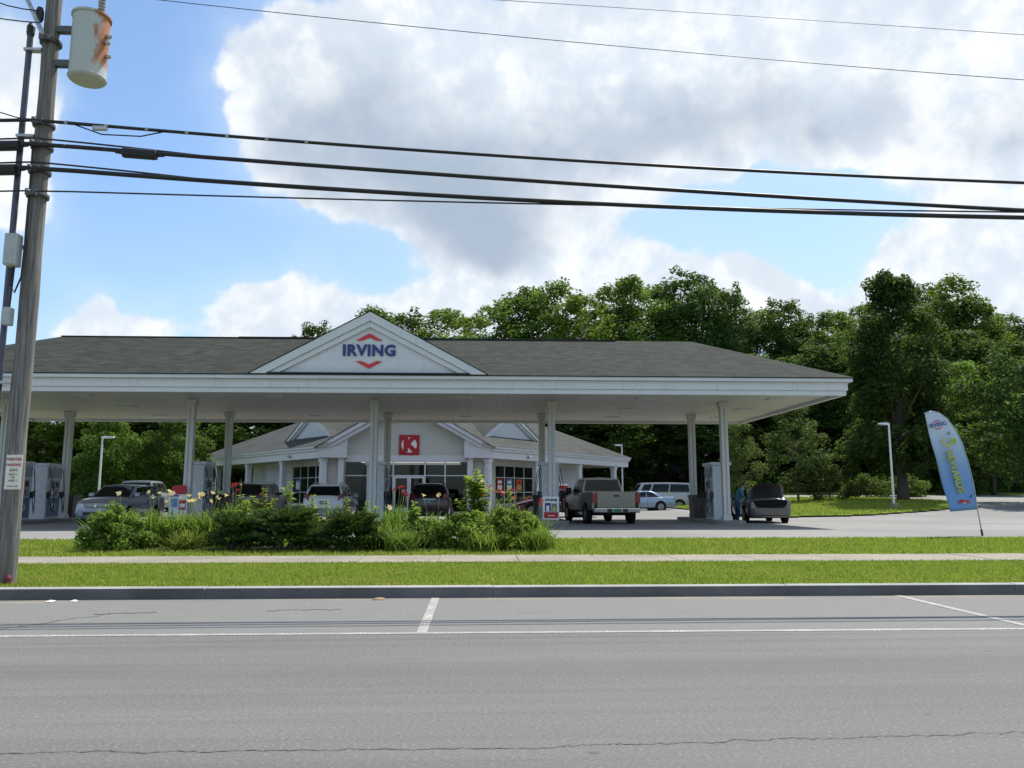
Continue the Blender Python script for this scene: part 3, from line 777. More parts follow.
# centre block: glazed wall, band, gable
yw = 49.55
xl, xr = SX-3.75, SX+3.75
mb = MB(); mb.box(xl, xr, yw, yw+.2, 3.52, 4.6, M['siding'])
mb.prism([(SX-5.0, 4.6),(SX+5.0, 4.6),(SX, 7.45)], yw, yw+.2, M['siding'], 'y'); mb.build('gable_wall', ST)
mb = MB(); mb.box(xl, xr, yw-.08, yw-.002, 3.52, 3.94, Wt); mb.build('header_band', ST, bevel=.01)
vx = [xl, -6.5, -5.12, -3.18, -1.95, xr]
for j in range(5):
    zt = [(2.70, 3.52)] if j == 2 else [(FZ, 2.70), (2.70, 3.52)]
    b = MB()
    for z0, z1 in zt: b.box(vx[j]+.03, vx[j+1]-.03, yw+.06, yw+.08, z0+.03, z1-.02, M['clear'])
    w = b.build('window', ST); b = MB()
    for q in (vx[j], vx[j+1]-.04): b.box(q, q+.04, yw, yw+.058, FZ, 3.519, Wt)
    for q in ((2.70,) if j == 2 else (FZ+.03, 2.70)): b.box(vx[j]+.041, vx[j+1]-.041, yw+.01, yw+.058, q-.03, q+.03, Wt)
    b.build('frame', w)
for x0, x1 in ((-5.08, -4.15), (-4.14, -3.22)):
    b = MB(); b.box(x0, x0+.11, yw-.01, yw+.04, FZ+.03, 2.66, Wt); b.box(x1-.11, x1, yw-.01, yw+.04, FZ+.03, 2.66, Wt)
    b.box(x0+.111, x1-.111, yw-.01, yw+.04, 2.54, 2.66, Wt); b.box(x0+.111, x1-.111, yw-.01, yw+.04, FZ+.03, FZ+.28, Wt)
    d = b.build('door', ST); b = MB(); b.box(x0+.11, x1-.11, yw+.012, yw+.022, FZ+.28, 2.54, M['clear']); b.build('door_glass', d)
    b = MB(); hx = x1-.16 if x0 < -4.5 else x0+.16; b.tube([(hx, yw-.07, 1.2), (hx, yw-.07, 1.7)], .018, M['chrome'], 6); b.build('handle', d)
# inner posts of the entrance and cheek walls
for s in (-1, 1):
    b = MB(); xx = SX+s*3.92; b.box(xx-.165, xx+.165, 49.12, 49.45, FZ, 3.95, Wt); b.box(xx-.21, xx+.21, 49.07, 49.5, FZ, FZ+.25, Wt); b.build('porch_post', ST, bevel=.01)
    b = MB(); b.box(xx-.1, xx+s*1.2, yw, yw+.2, FZ, 3.95, M['siding']); b.build('wall', ST)
    # boxed eave return under the gable
    b = MB(); x0, x1 = SX+s*3.55, SX+s*5.22; b.box(x0, x1, 48.85, yw-.09, 3.76, 4.46, Wt); b.prism([(x0,4.462),(x1,4.462),(x0,4.462+1.65*.577)], 48.9, yw-.01, Wt, 'y'); b.build('eave_return', ST, bevel=.01)
mb = MB()
for s in (-1, 1):
    a = (SX+s*5.32, 4.40); p = (SX, 7.47)
    for off, th_, y0 in ((0,.26,48.62), (.28,.22,48.74)):
        q = [(a[0]-s*off*1.75, a[1]), (p[0], p[1]-off*1.15), (p[0], p[1]-(off+th_)*1.15), (a[0]-s*(off+th_)*1.75, a[1])]
        mb.prism(q, y0, yw-.003, Wt, 'y')
mb.build('rake_board', ST, bevel=.01)
mb = MB()
for s in (-1, 1):
    mb.poly([(SX+s*5.5,48.55,4.33),(SX,48.55,7.53),(SX,60,7.53),(SX+s*5.5,60,4.33)], M['shingle2'])
mb.build('gable_roof', ST)
# back and core of the building so nothing shows through
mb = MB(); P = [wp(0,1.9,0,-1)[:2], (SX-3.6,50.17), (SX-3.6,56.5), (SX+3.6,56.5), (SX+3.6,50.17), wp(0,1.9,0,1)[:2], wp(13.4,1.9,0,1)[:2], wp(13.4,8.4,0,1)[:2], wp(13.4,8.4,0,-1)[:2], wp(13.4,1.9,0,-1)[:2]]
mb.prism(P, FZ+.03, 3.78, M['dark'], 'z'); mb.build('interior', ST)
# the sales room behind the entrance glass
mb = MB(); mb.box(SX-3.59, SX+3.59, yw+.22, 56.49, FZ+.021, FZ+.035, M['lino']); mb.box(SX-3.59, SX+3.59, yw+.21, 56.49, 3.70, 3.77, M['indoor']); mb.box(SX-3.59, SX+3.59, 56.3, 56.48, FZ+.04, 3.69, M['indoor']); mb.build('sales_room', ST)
for q in range(3):
    b = MB(); b.box(SX-3.2, SX+3.2, 52.6+q*1.5, 52.72+q*1.5, 3.60, 3.695, M['tube']); b.build('ceiling_lamp', ST)
for q in (-2.6,-.9,1.0,2.7):
    b = MB(); b.box(SX+q-.35, SX+q+.35, 52.0, 55.4, FZ+.04, FZ+1.5, M['shelfgoods'])
    for k in range(4): b.box(SX+q-.42, SX+q+.42, 51.95, 55.45, FZ+.3+k*.36, FZ+.34+k*.36, M['signwhite'])
    for k in range(18): b.box(SX+q-.3+random.random()*.4, SX+q-.1+random.random()*.4, 51.9, 51.98, FZ+.36+(k%4)*.36, FZ+.58+(k%4)*.36, M[random.choice(['red','posterblue','yellow','posterorange','signwhite'])])
    b.build('goods_shelf', ST)
# square sign on the gable
sg = empty('logo_sign', (-4.17, yw-.05, 4.5), 0, 'square red sign with a letter in a white circle on the shop gable', 'sign')
mb = MB(); cx, cz = -4.17, 4.57; mb.box(cx-.62, cx+.62, yw-.12, yw-.004, cz-.62, cz+.62, M['red']); mb.build('sign_panel', sg, bevel=.02)
mb = MB(); mb.lathe((cx, yw-.122, cz), [(.47,0),(.47,-.012)], M['signwhite'], 36, 'y'); mb.build('white_circle', sg)
mb = MB(); text_mb(mb, 'K', 1.12, frame((cx+.02, yw-.142, cz), (1,0,0), (0,0,1)), M['red'], .01, .085); mb.build('letter', sg)
# posters behind the right-hand wing's panes (their own things)
for s0, m1, lab in ((2.78, 'red', 'red and white sale poster in the shop window right of the entrance'), (3.86, 'posterblue', 'blue and white poster in the shop window between two warm coloured ones'), (4.98, 'posterorange', 'orange poster in the shop window nearest the corner post')):
    b = MB(); wbox(b, s0, s0+.66, 1.672, 1.684, 1.78, 2.58, M[m1], 1); wbox(b, s0+.10, s0+.56, 1.664, 1.671, 1.9, 2.16, M['signwhite'] if m1 != 'posterorange' else M['yellow'], 1)
    wbox(b, s0+.12, s0+.54, 1.664, 1.671, 2.28, 2.46, M['signwhite'] if m1 != 'posterorange' else M['red'], 1)
    tag(recentre(b.build('poster'), wp(s0+.33, 1.67, 1.8, 1)), lab, 'poster', 'posters in the shop window')
for s0, lab in ((5.9, 'blue notice in the left-hand shop window behind the black car'),):
    b = MB(); wbox(b, s0, s0+.66, 1.672, 1.684, 1.85, 2.55, M['posterblue'], -1); wbox(b, s0+.1, s0+.55, 1.664, 1.671, 1.95, 2.4, M['signwhite'], -1)
    tag(recentre(b.build('poster'), wp(s0+.33, 1.67, 1.85, -1)), lab, 'poster')
# ice chest with red doors by the right wing, flower rack and bollard line
def ice_chest(s0, t0):
    p = wp(s0, t0, FZ+.02, 1)
    r = empty('ice_chest', p, TH, 'dark red ice chest with a white top edge beside the shop wall behind the pickup', 'ice chest')
    b = MB(); b.box(-.75, .75, -.4, .4, .02, 1.72, M['red']); b.build('chest_body', r, bevel=.02, local=True)
    b = MB(); b.box(-.78, .78, -.43, .43, 1.722, 1.86, M['signwhite']); b.build('chest_top', r, bevel=.02, local=True)
    for q in (-.36, .36):
        b = MB(); b.box(q-.33, q+.33, -.44, -.402, .25, 1.5, M['red']); d = b.build('door', r, bevel=.01, local=True)
        b = MB(); b.box(q-.02, q+.02, -.49, -.442, .7, 1.1, M['chrome']); b.build('handle', d, local=True)
ice_chest(9.0, .95)
r = empty('flower_rack', wp(3.4, -.9, .47, 1), TH, 'low wooden rack of red and yellow flowers outside the shop window', 'flower rack', )
b = MB()
for k in range(3): b.box(-1.2, 1.2, -.35+k*.25, -.12+k*.25, .1+k*.28, .16+k*.28, M['bin'])
for q in (-1.15, 1.1): b.box(q, q+.06, -.35, .4, 0, .8, M['bin'])
b.build('shelf', r, local=True)
V = []
b = MB()
for k in range(160):
    lv = random.randrange(3); x = random.uniform(-1.15, 1.15); y = -.24+lv*.25+random.uniform(-.09,.09); z = .18+lv*.28+random.uniform(0,.22); q = .035
    m_ = random.choice(['petal_r','petal_o','petal_r','petal_y','bushdark','bushdark'])
    b.lathe((x,y,z), [(.005,0),(q,.01),(q*1.2,.04),(.01,.05)], M[m_], 5)
b.build('flowers', r, local=True)
# ------------------------------------------------------------------ vehicles (front towards -y)
def lerp(a, b, t): return a+(b-a)*t
def make_car(name, label, cat, loc, rz, paint, L=4.6, Wd=1.85, H=1.68, hood=(.78,1.02), belt=(1.04,1.10), yws=1.15, yrf=2.0, yrr=4.15, yrg=4.5,
             tail=1.12, rw=.34, wheels=(.88,3.55), zb=.24, win=((.08,.44),(.47,.74),(.77,.93)), rack=False, lower=None, front='plain', plate='plate', openboot=False, roofw=.70, dark_trim=False, rearglass=True, hub='alloy'):
    r = empty(name, loc, rz, label, cat)
    hw = Wd/2; P = M_[paint] if paint in M_ else M[paint]
    # lower body
    prof = [(0,hood[0]-.22),(.06,hood[0]-.06),(.22,hood[0]),(yws*.6,lerp(hood[0],hood[1],.75)),(yws,hood[1]),(yws+.5,belt[0]),(yrg-.5,belt[1]),(yrg,tail),(L-.10,tail-.01),(L-.02,tail-.10),(L,tail-.24)]
    def topz(y):
        for (a,za),(b,zb_) in zip(prof, prof[1:]):
            if a <= y <= b: return lerp(za, zb_, (y-a)/max(1e-6, b-a))
        return prof[-1][1]
    def wid(y):
        f = min(1, .80+.20*math.sqrt(min(1, y/.55))); b = min(1, .88+.12*math.sqrt(min(1, (L-y)/.35)))
        return hw*f*b
    ys = sorted(set([0,.06,.22,.5,yws*.6,yws,yws+.5,wheels[0]+.4,L*.5,wheels[1]-.3,wheels[1]+.3,yrg-.5,yrg,L-.22,L-.1,L-.02,L]))
    ys = [y for y in ys if 0 <= y <= L]
    vs = []; fs = []; nsec = 0
    for y in ys:
        zt = topz(y); w = wid(y); zz = zb+(.10 if y in (ys[0], ys[-1]) else 0); sh = lerp(zz, zt, .60)
        half = [(.86*w,zz),(.97*w,zz+.08),(1.0*w,lerp(zz,sh,.5)),(1.0*w,sh),(.985*w,zt-.10),(.95*w,zt-.03),(.86*w,zt),(.45*w,zt+.025),(0,zt+.035)]
        sec = half+[(-a,b) for a,b in reversed(half[:-1])]; nsec = len(sec)
        vs += [(a,y,b) for a,b in sec]
    for i in range(len(ys)-1):
        for k in range(nsec):
            a = i*nsec+k; b = i*nsec+(k+1)%nsec; fs.append((a,b,b+nsec,a+nsec))
    fs.append(tuple(range(nsec))); fs.append(tuple(range((len(ys)-1)*nsec, len(ys)*nsec)))
    mb = MB(); mb.add(vs, fs, P); 
    body = mb.build('body', r, smooth=True, local=True)
    # greenhouse
    def gp(u, v, side):
        yb_ = lerp(yws, yrg, u); yt = lerp(yrf, yrr, u); zbase = lerp(hood[1], belt[1], min(1,u*2.5))-.04; zt = H-.05*(abs(2*u-1)**2.2)-.015
        wb_ = hw*.90*(1-.06*abs(2*u-1)**3); wt = hw*roofw*(1-.05*abs(2*u-1)**3)
        bul = .05*math.sin(math.pi*v)*hw
        return Vector((side*(lerp(wb_, wt, v)+bul), lerp(yb_, yt, v), lerp(zbase, zt, v)))
    U = [0,.04,.12,.25,.4,.55,.7,.85,.95,1.]; vs = []; fs = []
    V_ = [0,.35,.7,.92,1.]
    for u in U:
        sec = [gp(u,v,1) for v in V_]; t = gp(u,1,1)
        sec += [Vector((t.x*.5, t.y, t.z+.028)), Vector((0, t.y, t.z+.038)), Vector((-t.x*.5, t.y, t.z+.028))]
        sec += [gp(u,v,-1) for v in reversed(V_)]
        nsec = len(sec); vs += sec
    for i in range(len(U)-1):
        for k in range(nsec-1):
            a = i*nsec+k; fs.append((a,a+1,a+1+nsec,a+nsec))
    # bowed windscreen and rear
    fs.append(tuple(range(nsec))); fs.append(tuple(range((len(U)-1)*nsec, len(U)*nsec)))
    mb = MB(); mb.add(vs, fs, P); mb.build('cabin', body, smooth=True, local=True)
    G = M['carglass']
    def endglass(u, nm, dy, v0, v1, k=.93):
        b = MB(); a = []
        for v in (v0, v1):
            for sx in (-1,-.5,0,.5,1):
                p = gp(u, v, 1); a.append((p.x*k*sx, p.y+dy*(1+1.2*(1-sx*sx)), p.z))
        b.add(a, [(i,i+1,i+6,i+5) for i in range(4)], G); return b.build(nm, r, local=True, smooth='all')
    endglass(0, 'windscreen', -.014, .08, .93)
    if rearglass: endglass(1, 'rear_window', .014, .14, .90)
    for side in (-1,1):
        for (u0,u1) in win:
            b = MB(); a = []
            for v in (.14,.5,.87):
                for q in range(4):
                    p = gp(lerp(u0,u1,q/3), v, side); a.append((p.x+side*.012, p.y, p.z+.003))
            b.add(a, [(j*4+i,j*4+i+1,j*4+i+5,j*4+i+4) for j in range(2) for i in range(3)], G); b.build('side_window', r, local=True, smooth='all')
        # mirror
        b = MB(); p = gp(.10,.05,side); b.box(p.x, p.x+side*.22, p.y-.04, p.y+.08, p.z+.02, p.z+.19, P if not dark_trim else M['black']); b.build('side_mirror', r, bevel=.03, local=True)
        # door seams and handles
        b = MB()
        for (u0,u1) in win[:2]:
            yy = gp(u1,.0,side).y+.03; b.box(side*(hw*1.0+.002), side*(hw-.02), yy-.008, yy+.008, zb+.16, belt[0]-.12, M['dark'])
        dd = b.build('door_seam', body, local=True)
        for (u0,u1) in win[:2]:
            yy = gp(u1,.0,side).y-.2; b = MB(); b.box(side*(hw-.01), side*(hw+.025), yy-.09, yy+.09, belt[0]-.2, belt[0]-.165, M['chrome'] if not dark_trim else M['black']); b.build('door_handle', r, bevel=.008, local=True)
        # arches and wheels
        for wy in wheels:
            w_ = wid(wy)
            b = MB(); b.lathe((side*(w_-.16),wy,rw+.02), [(rw*1.17,0),(rw*1.17,side*.168)], M['dark'], 28, 'x'); b.build('wheel_arch', body, local=True)
            b = MB(); b.lathe((side*(w_-.19),wy,rw), [(rw*.9,0),(rw,side*.03),(rw,side*.18),(rw*.93,side*.205),(rw*.66,side*.20)], M['tyre'], 28, 'x'); wh = b.build('wheel', r, smooth=True, local=True)
            b = MB(); b.lathe((side*(w_+.002),wy,rw), [(rw*.66,0),(rw*.6,side*.012)], M['rimdark'], 24, 'x')
            for k in range(5):
                a = 2*math.pi*k/5+.3; c, s_ = math.cos(a), math.sin(a); q = .045
                X = side*(w_+.016)
                b.poly([(X,wy-s_*q,rw+c*q),(X,wy+s_*q,rw-c*q),(X,wy+c*rw*.6+s_*q*.8,rw+s_*rw*.6-c*q*.8),(X,wy+c*rw*.6-s_*q*.8,rw+s_*rw*.6+c*q*.8)], M[hub])
            b.lathe((side*(w_+.01),wy,rw), [(rw*.64,0),(rw*.64,side*.012),(rw*.57,side*.012)], M[hub], 24, 'x'); b.lathe((side*(w_+.012),wy,rw), [(.07,0),(.06,side*.02)], M[hub], 12, 'x')
            b.build('rim', wh, local=True)
    # front
    zf = hood[0]
    for side in (-1,1):
        b = MB(); b.hexa([(side*hw*.50,-.012,zf-.20),(side*hw*.80,.06,zf-.17),(side*hw*.80,.16,zf-.17),(side*hw*.50,.1,zf-.20),(side*hw*.52,.015,zf-.04),(side*hw*.86,.16,zf-.01),(side*hw*.86,.26,zf-.01),(side*hw*.52,.12,zf-.04)], M['headlight']); b.build('headlight', r, bevel=.015, local=True)
    b = MB(); b.box(-hw*.46, hw*.46, -.02, .1, zf-.20, zf-.07, M['black'])
    for k in range(2): b.box(-hw*.46, hw*.46, -.03, -.018, zf-.17+k*.05, zf-.15+k*.05, M['chrome'])
    b.lathe((0,-.045,zf-.13), [(.055,0),(.045,.02)], M['chrome'], 14, 'y'); b.build('grille', r, bevel=.008, local=True)
    b = MB(); b.hexa([(-hw*.7,-.05,zb+.08),(hw*.7,-.05,zb+.08),(hw*.78,.2,zb+.08),(-hw*.78,.2,zb+.08),(-hw*.72,-.06,zf-.25),(hw*.72,-.06,zf-.25),(hw*.8,.2,zf-.25),(-hw*.8,.2,zf-.25)], P)
    bp = b.build('front_bumper', r, bevel=.03, local=True); b = MB(); b.box(-hw*.5, hw*.5, -.066, -.04, zb+.12, zb+.27, M['black']); b.build('intake', bp, bevel=.01, local=True)
    # rear
    low = M[lower] if lower else P
    b = MB(); b.hexa([(-hw*.84,L-.2,zb+.05),(hw*.84,L-.2,zb+.05),(hw*.80,L+.05,zb+.08),(-hw*.80,L+.05,zb+.08),(-hw*.90,L-.2,zb+.40),(hw*.90,L-.2,zb+.40),(hw*.86,L+.07,zb+.38),(-hw*.86,L+.07,zb+.38)], low); b.build('rear_bumper', r, bevel=.035, local=True)
    tz1 = tail-.06 if not rack else tail+.10
    for side in (-1,1):
        b = MB(); b.hexa([(side*hw*.66,L-.06,tz1-.28),(side*hw*.90,L-.16,tz1-.28),(side*hw*.90,L-.05,tz1-.28),(side*hw*.66,L+.012,tz1-.28),(side*hw*.70,L-.10,tz1),(side*hw*.91,L-.22,tz1),(side*hw*.91,L-.08,tz1),(side*hw*.70,L+.0,tz1)], M['taillight']); b.build('tail_light', r, bevel=.012, local=True)
    b = MB(); b.box(-.16, .16, L+.004, L+.024, tail-.34, tail-.20, M['platew']); b.box(-.15, .15, L+.0245, L+.0255, tail-.33, tail-.21, M[plate]); b.box(-.10, .10, L+.026, L+.0275, tail-.295, tail-.245, M['platew'])
    if not openboot: b.build('number_plate', r, local=True)
    if not openboot:
        b = MB(); b.box(-.3, .3, L-.01, L+.022, tail-.165, tail-.13, M['chrome']); b.build('trim_strip', r, bevel=.006, local=True)
    if rack:
        for side in (-1,1):
            b = MB(); pts = [gp(u,1,side)*1 + Vector((-side*.06,0,.0)) for u in (.12,.16,.3,.6,.8,.84)]
            for i,p in enumerate(pts): p.z += .005 if i in (0,5) else .085
            b.tube(pts, .02, M['black'] if dark_trim else M['galv'], 6); b.build('roof_rail', r, local=True)
    return r, body, gp
M_ = {
 'p_white_dark': car_paint('paint_white_dark', (.42,.43,.46), 0.),  # darker copy of the white paint, for the van
 'p_silverblue': car_paint('paint_silver_blue', (.26,.30,.37), .5), 'p_black': car_paint('paint_black', (.012,.012,.014), .1), 'p_white': car_paint('paint_white', (.68,.69,.71), 0.),
 'p_maroon': car_paint('paint_maroon', (.030,.010,.016), .3), 'p_wine': car_paint('paint_wine', (.10,.012,.02), .3), 'p_pewter': car_paint('paint_pewter', (.19,.172,.145), .35),
 'p_silver': car_paint('paint_silver', (.10,.102,.105), .5), 'p_blue': car_paint('paint_pale_blue', (.22,.29,.40), .55), 'p_grey': car_paint('paint_grey', (.40,.42,.43), .4), 'p_green': car_paint('paint_dark_green', (.02,.03,.025), .2)}
# left: pale crossover facing the road
make_car('parked_car', 'pale silver blue crossover facing the road behind the daylilies at left', 'car', (-14.92,32.4,.312), 0, 'p_silverblue', L=4.75, Wd=1.86, H=1.62, hood=(.86,1.08), belt=(1.08,1.14), yws=1.2, yrf=2.05, yrr=4.1, yrg=4.55, tail=1.12, wheels=(.9,3.65), rack=False)
# grey minivan behind it, facing away
make_car('parked_van', 'light grey minivan parked behind the crossover, its rounded roof showing above', 'minivan', (-19.1,49.2,.50), math.pi+R(8), 'p_grey', L=4.9, Wd=1.95, H=1.80, hood=(.9,1.1), belt=(1.1,1.12), yws=.9, yrf=1.9, yrr=4.55, yrg=4.85, tail=1.15, wheels=(.9,3.9), win=((.08,.40),(.43,.70),(.73,.95)), roofw=.76)
# black suv in front of the left wing
make_car('parked_suv', 'boxy black off-roader parked before the left wing of the shop', 'car', (-11.95,48.1,.40), math.pi-R(4), 'p_black', L=4.4, Wd=1.88, H=1.74, hood=(.98,1.08), belt=(1.1,1.12), yws=1.35, yrf=1.65, yrr=4.25, yrg=4.36, tail=1.14, wheels=(.75,3.4), rw=.39, roofw=.80, dark_trim=True, rack=True)
# white suv at the pumps
make_car('parked_suv', 'white hatch-backed car with red tail lamps seen from behind between columns', 'car', (-6.5,39.1,.312), math.pi, 'p_white', L=4.5, Wd=1.83, H=1.66, hood=(.82,1.04), belt=(1.05,1.10), yws=1.1, yrf=1.9, yrr=4.1, yrg=4.42, tail=1.12, wheels=(.88,3.5), rack=True, lower='pumpgrey')
# dark maroon suv
make_car('parked_suv', 'dark maroon sport utility car seen from behind in front of the shop door', 'car', (-2.1,40.2,.312), math.pi, 'p_maroon', L=4.65, Wd=1.86, H=1.70, hood=(.86,1.06), belt=(1.08,1.12), yws=1.15, yrf=1.95, yrr=4.2, yrg=4.56, tail=1.14, wheels=(.9,3.6), dark_trim=True, rack=True)
# wine red sedan before the windows
make_car('parked_car', 'wine red saloon parked in front of the postered shop windows', 'car', (1.9,43.0,.36), R(-82), 'p_wine', L=4.6, Wd=1.78, H=1.45, hood=(.72,.94), belt=(.95,.98), yws=1.4, yrf=2.2, yrr=3.3, yrg=3.95, tail=1.0, wheels=(.88,3.55), win=((.10,.46),(.49,.82)), roofw=.66)
# pale blue sedan and white van beyond the pickup
make_car('parked_car', 'pale blue saloon with a shining boot, parked just behind the pickup', 'car', (8.75,54.6,.40), R(-90)+R(8), 'p_blue', L=4.7, Wd=1.8, H=1.42, hood=(.72,.93), belt=(.94,.98), yws=1.4, yrf=2.15, yrr=3.2, yrg=4.0, tail=1.02, wheels=(.9,3.6), win=((.10,.46),(.49,.82)), roofw=.66)
make_car('parked_van', 'long white passenger van with dark side windows left of the brown bin', 'van', (10.9,60.2,.45), R(-90), 'p_white_dark', L=5.2, Wd=2.0, H=2.02, hood=(1.0,1.2), belt=(1.22,1.24), yws=.85, yrf=1.35, yrr=5.05, yrg=5.16, tail=1.26, wheels=(.9,4.1), rw=.36, win=((.06,.22),(.25,.56),(.58,.94)), roofw=.80)
# silver saloon with its boot lid raised
sv, svb, svg = make_car('parked_car', 'silver saloon with its boot lid raised, right of the last pump', 'car', (12.78,37.9,.312), math.pi-R(6), 'p_silver', L=4.55, Wd=1.80, H=1.46, hood=(.74,.95), belt=(.97,1.0), yws=1.35, yrf=2.15, yrr=3.2, yrg=3.95, tail=1.0, wheels=(.88,3.5), win=((.10,.46),(.49,.82)), openboot=True, roofw=.66)
b = MB()      # boot cavity: rounded dark mouth from sill to deck
out = [(-.50,.64),(.50,.64),(.60,.68),(.66,.80),(.70,.93),(.60,.955),(.3,.975),(0,.98),(-.3,.975),(-.60,.955),(-.70,.93),(-.66,.80),(-.60,.68)]
b.prism(out, 4.2, 4.575, M['dark'], 'y'); b.build('boot_opening', svb, local=True, bevel=.01)
b = MB(); b.tube([(x,4.575,z) for x,z in [(-.70,.92),(-.6,.965),(-.3,.99),(0,.997),(.3,.99),(.6,.965),(.70,.92)]], .028, M_['p_silver'], 6); b.build('boot_rim', svb, local=True, smooth='all')
b = MB()      # the raised lid, rounded at its upper corners and bowed
lo = [(-.68,0),(.68,0),(.70,.18),(.66,.42),(.58,.58),(.46,.645),(0,.66),(-.46,.645),(-.58,.58),(-.66,.42),(-.70,.18)]
def LP(x, h, d): return (x, 4.02+.34*(h/.66)-.10*math.sin(math.pi*h/.66)+d-.10*(x/.7)**2, 1.04+h*.93)
for dd, m_, sc1, nm in ((0,M_['p_silver'],1.,'boot_lid'),(.04,M['black'],.86,'lid_lining')):
    b = MB(); c0 = (0,.33); n_ = len(lo)
    inner = [(c0[0]+(x-c0[0])*.5*sc1, c0[1]+(h-c0[1])*.5*sc1) for x,h in lo]; outer = [(c0[0]+(x-c0[0])*sc1, c0[1]+(h-c0[1])*sc1) for x,h in lo]
    vs = [LP(x,h,dd+t_) for t_ in (0,.03) for x,h in outer+inner]+[LP(0,.33,dd),LP(0,.33,dd+.03)]
    fs = []
    for i in range(n_):
        k = (i+1)%n_
        for o_ in (0,2*n_): fs += [(o_+i,o_+k,o_+n_+k,o_+n_+i),(o_+n_+i,o_+n_+k,4*n_+(1 if o_ else 0))]
        fs.append((i,k,2*n_+k,2*n_+i))
    b.add(vs, fs, m_)
    if nm == 'boot_lid': lid = b.build(nm, sv, local=True, smooth=True)
    else: b.build(nm, lid, local=True, smooth=True)
# pickup: cab, open bed, tailgate
pk = empty('pickup_truck', (5.02,37.95,.312), math.pi+R(5.5), 'pewter pickup truck seen from behind with closed tailgate, under the canopy', 'pickup')
P = M_['p_pewter']; L = 5.85; hw = 1.0; tz = 1.30
mb = MB(); vs = []; fs = []
st = [(0,.95,.80),(.08,1.08,.88),(.3,1.16,.95),(1.1,1.22,1.0),(1.5,1.24,1.0),(2.2,1.26,1.0),(3.72,1.28,1.0)]
for y, zt, w in st:
    w *= hw; half = [(.9*w,.46),(w,.56),(w*1.01,.85),(w,zt-.12),(w*.95,zt-.02),(w*.5,zt+.02),(0,zt+.03)]
    sec = half+[(-a,b) for a,b in reversed(half[:-1])]; n_ = len(sec); vs += [(a,y,b) for a,b in sec]
for i in range(len(st)-1):
    for k in range(n_): a = i*n_+k; c = i*n_+(k+1)%n_; fs.append((a,c,c+n_,a+n_))
fs += [tuple(range(n_)), tuple(range((len(st)-1)*n_, len(st)*n_))]
mb.add(vs, fs, P); body = mb.build('body', pk, smooth=True, local=True)
def pg(u, v, s):
    yb_, yt = lerp(1.45, 3.70, u), lerp(2.15, 3.55, u)
    return Vector((s*lerp(.90,.72,v)*(1+.04*math.sin(math.pi*v)), lerp(yb_,yt,v), lerp(1.22,1.90-.02*abs(2*u-1)**2,v)))
vs = []; fs = []
for u in (0,.06,.3,.6,.9,1):
    sec = [pg(u,v,1) for v in (0,.4,.8,1)]+[pg(u,1,0)+Vector((0,0,.035))]+[pg(u,v,-1) for v in (1,.8,.4,0)]; n_ = len(sec); vs += sec
for i in range(5):
    for k in range(n_-1): a = i*n_+k; fs.append((a,a+1,a+1+n_,a+n_))
fs += [tuple(range(n_)), tuple(range(5*n_,6*n_))]
mb = MB(); mb.add(vs, fs, P); mb.build('cab', pk, smooth=True, local=True)
def pglass(nm, pts): b = MB(); b.poly(pts, M['carglass']); b.build(nm, pk, local=True)
pglass('windscreen', [pg(0,.1,1)*1+Vector((-.06,-.016,0)), pg(0,.1,-1)+Vector((.06,-.016,0)), pg(0,.92,-1)+Vector((.05,-.016,0)), pg(0,.92,1)+Vector((-.05,-.016,0))])
pglass('rear_window', [pg(1,.18,1)+Vector((-.08,.014,0)), pg(1,.18,-1)+Vector((.08,.014,0)), pg(1,.9,-1)+Vector((.06,.014,0)), pg(1,.9,1)+Vector((-.06,.014,0))])
for s in (-1,1):
    for u0,u1 in ((.08,.52),(.57,.92)):
        b = MB(); a = [pg(lerp(u0,u1,q/2),v,s)+Vector((s*.012,0,0)) for v in (.12,.5,.9) for q in range(3)]
        b.add(a, [(j*3+i,j*3+i+1,j*3+i+4,j*3+i+3) for j in range(2) for i in range(2)], M['carglass']); b.build('side_window', pk, local=True)
    b = MB(); b.box(s*.95, s*1.22, 1.72, 1.84, 1.26, 1.50, M['black']); b.build('side_mirror', pk, bevel=.03, local=True)
    # bed side with arch
    b = MB(); b.hexa([(s*.90,3.74,.50),(s*1.0,3.74,.50),(s*1.0,L,.58),(s*.90,L,.58),(s*.88,3.74,tz),(s*.985,3.74,tz),(s*.985,L,tz),(s*.88,L,tz)], P); b.build('bed_side', pk, bevel=.02, local=True)
    for wy in (1.0, 4.65):
        b = MB(); b.lathe((s*.84,wy,.42), [(.47,0),(.47,s*.172)], M['dark'], 28, 'x'); b.build('wheel_arch', body, local=True)
        b = MB(); b.lathe((s*.78,wy,.39), [(.34,0),(.39,s*.03),(.39,s*.21),(.36,s*.24),(.25,s*.235)], M['tyre'], 28, 'x'); wh = b.build('wheel', pk, smooth=True, local=True)
        b = MB(); b.lathe((s*1.005,wy,.39), [(.25,0),(.20,s*.014),(.08,s*.014),(.07,s*.03)], M['alloy'], 20, 'x'); b.build('rim', wh, local=True)
    b = MB(); b.box(s*.80, s*.99, L-.05, L+.012, .86, 1.24, M['taillight']); b.build('tail_light', pk, bevel=.012, local=True)
    b = MB(); b.box(s*.62, s*.95, -.03, .1, .82, 1.02, M['headlight']); b.build('headlight', pk, bevel=.02, local=True)
mb = MB(); mb.box(-.88, .88, 3.74, L-.06, .72, .78, M['black']); mb.box(-.88, .88, 3.73, 3.78, .781, tz, P); mb.build('bed_floor', pk, local=True)
mb = MB(); mb.box(-.785, .785, L-.05, L+.015, .66, tz+.005, P); tg = mb.build('tailgate', pk, bevel=.02, local=True)
mb = MB(); mb.box(-.12, .12, L+.016, L+.03, 1.10, 1.17, M['black']); mb.build('handle', tg, bevel=.008, local=True)
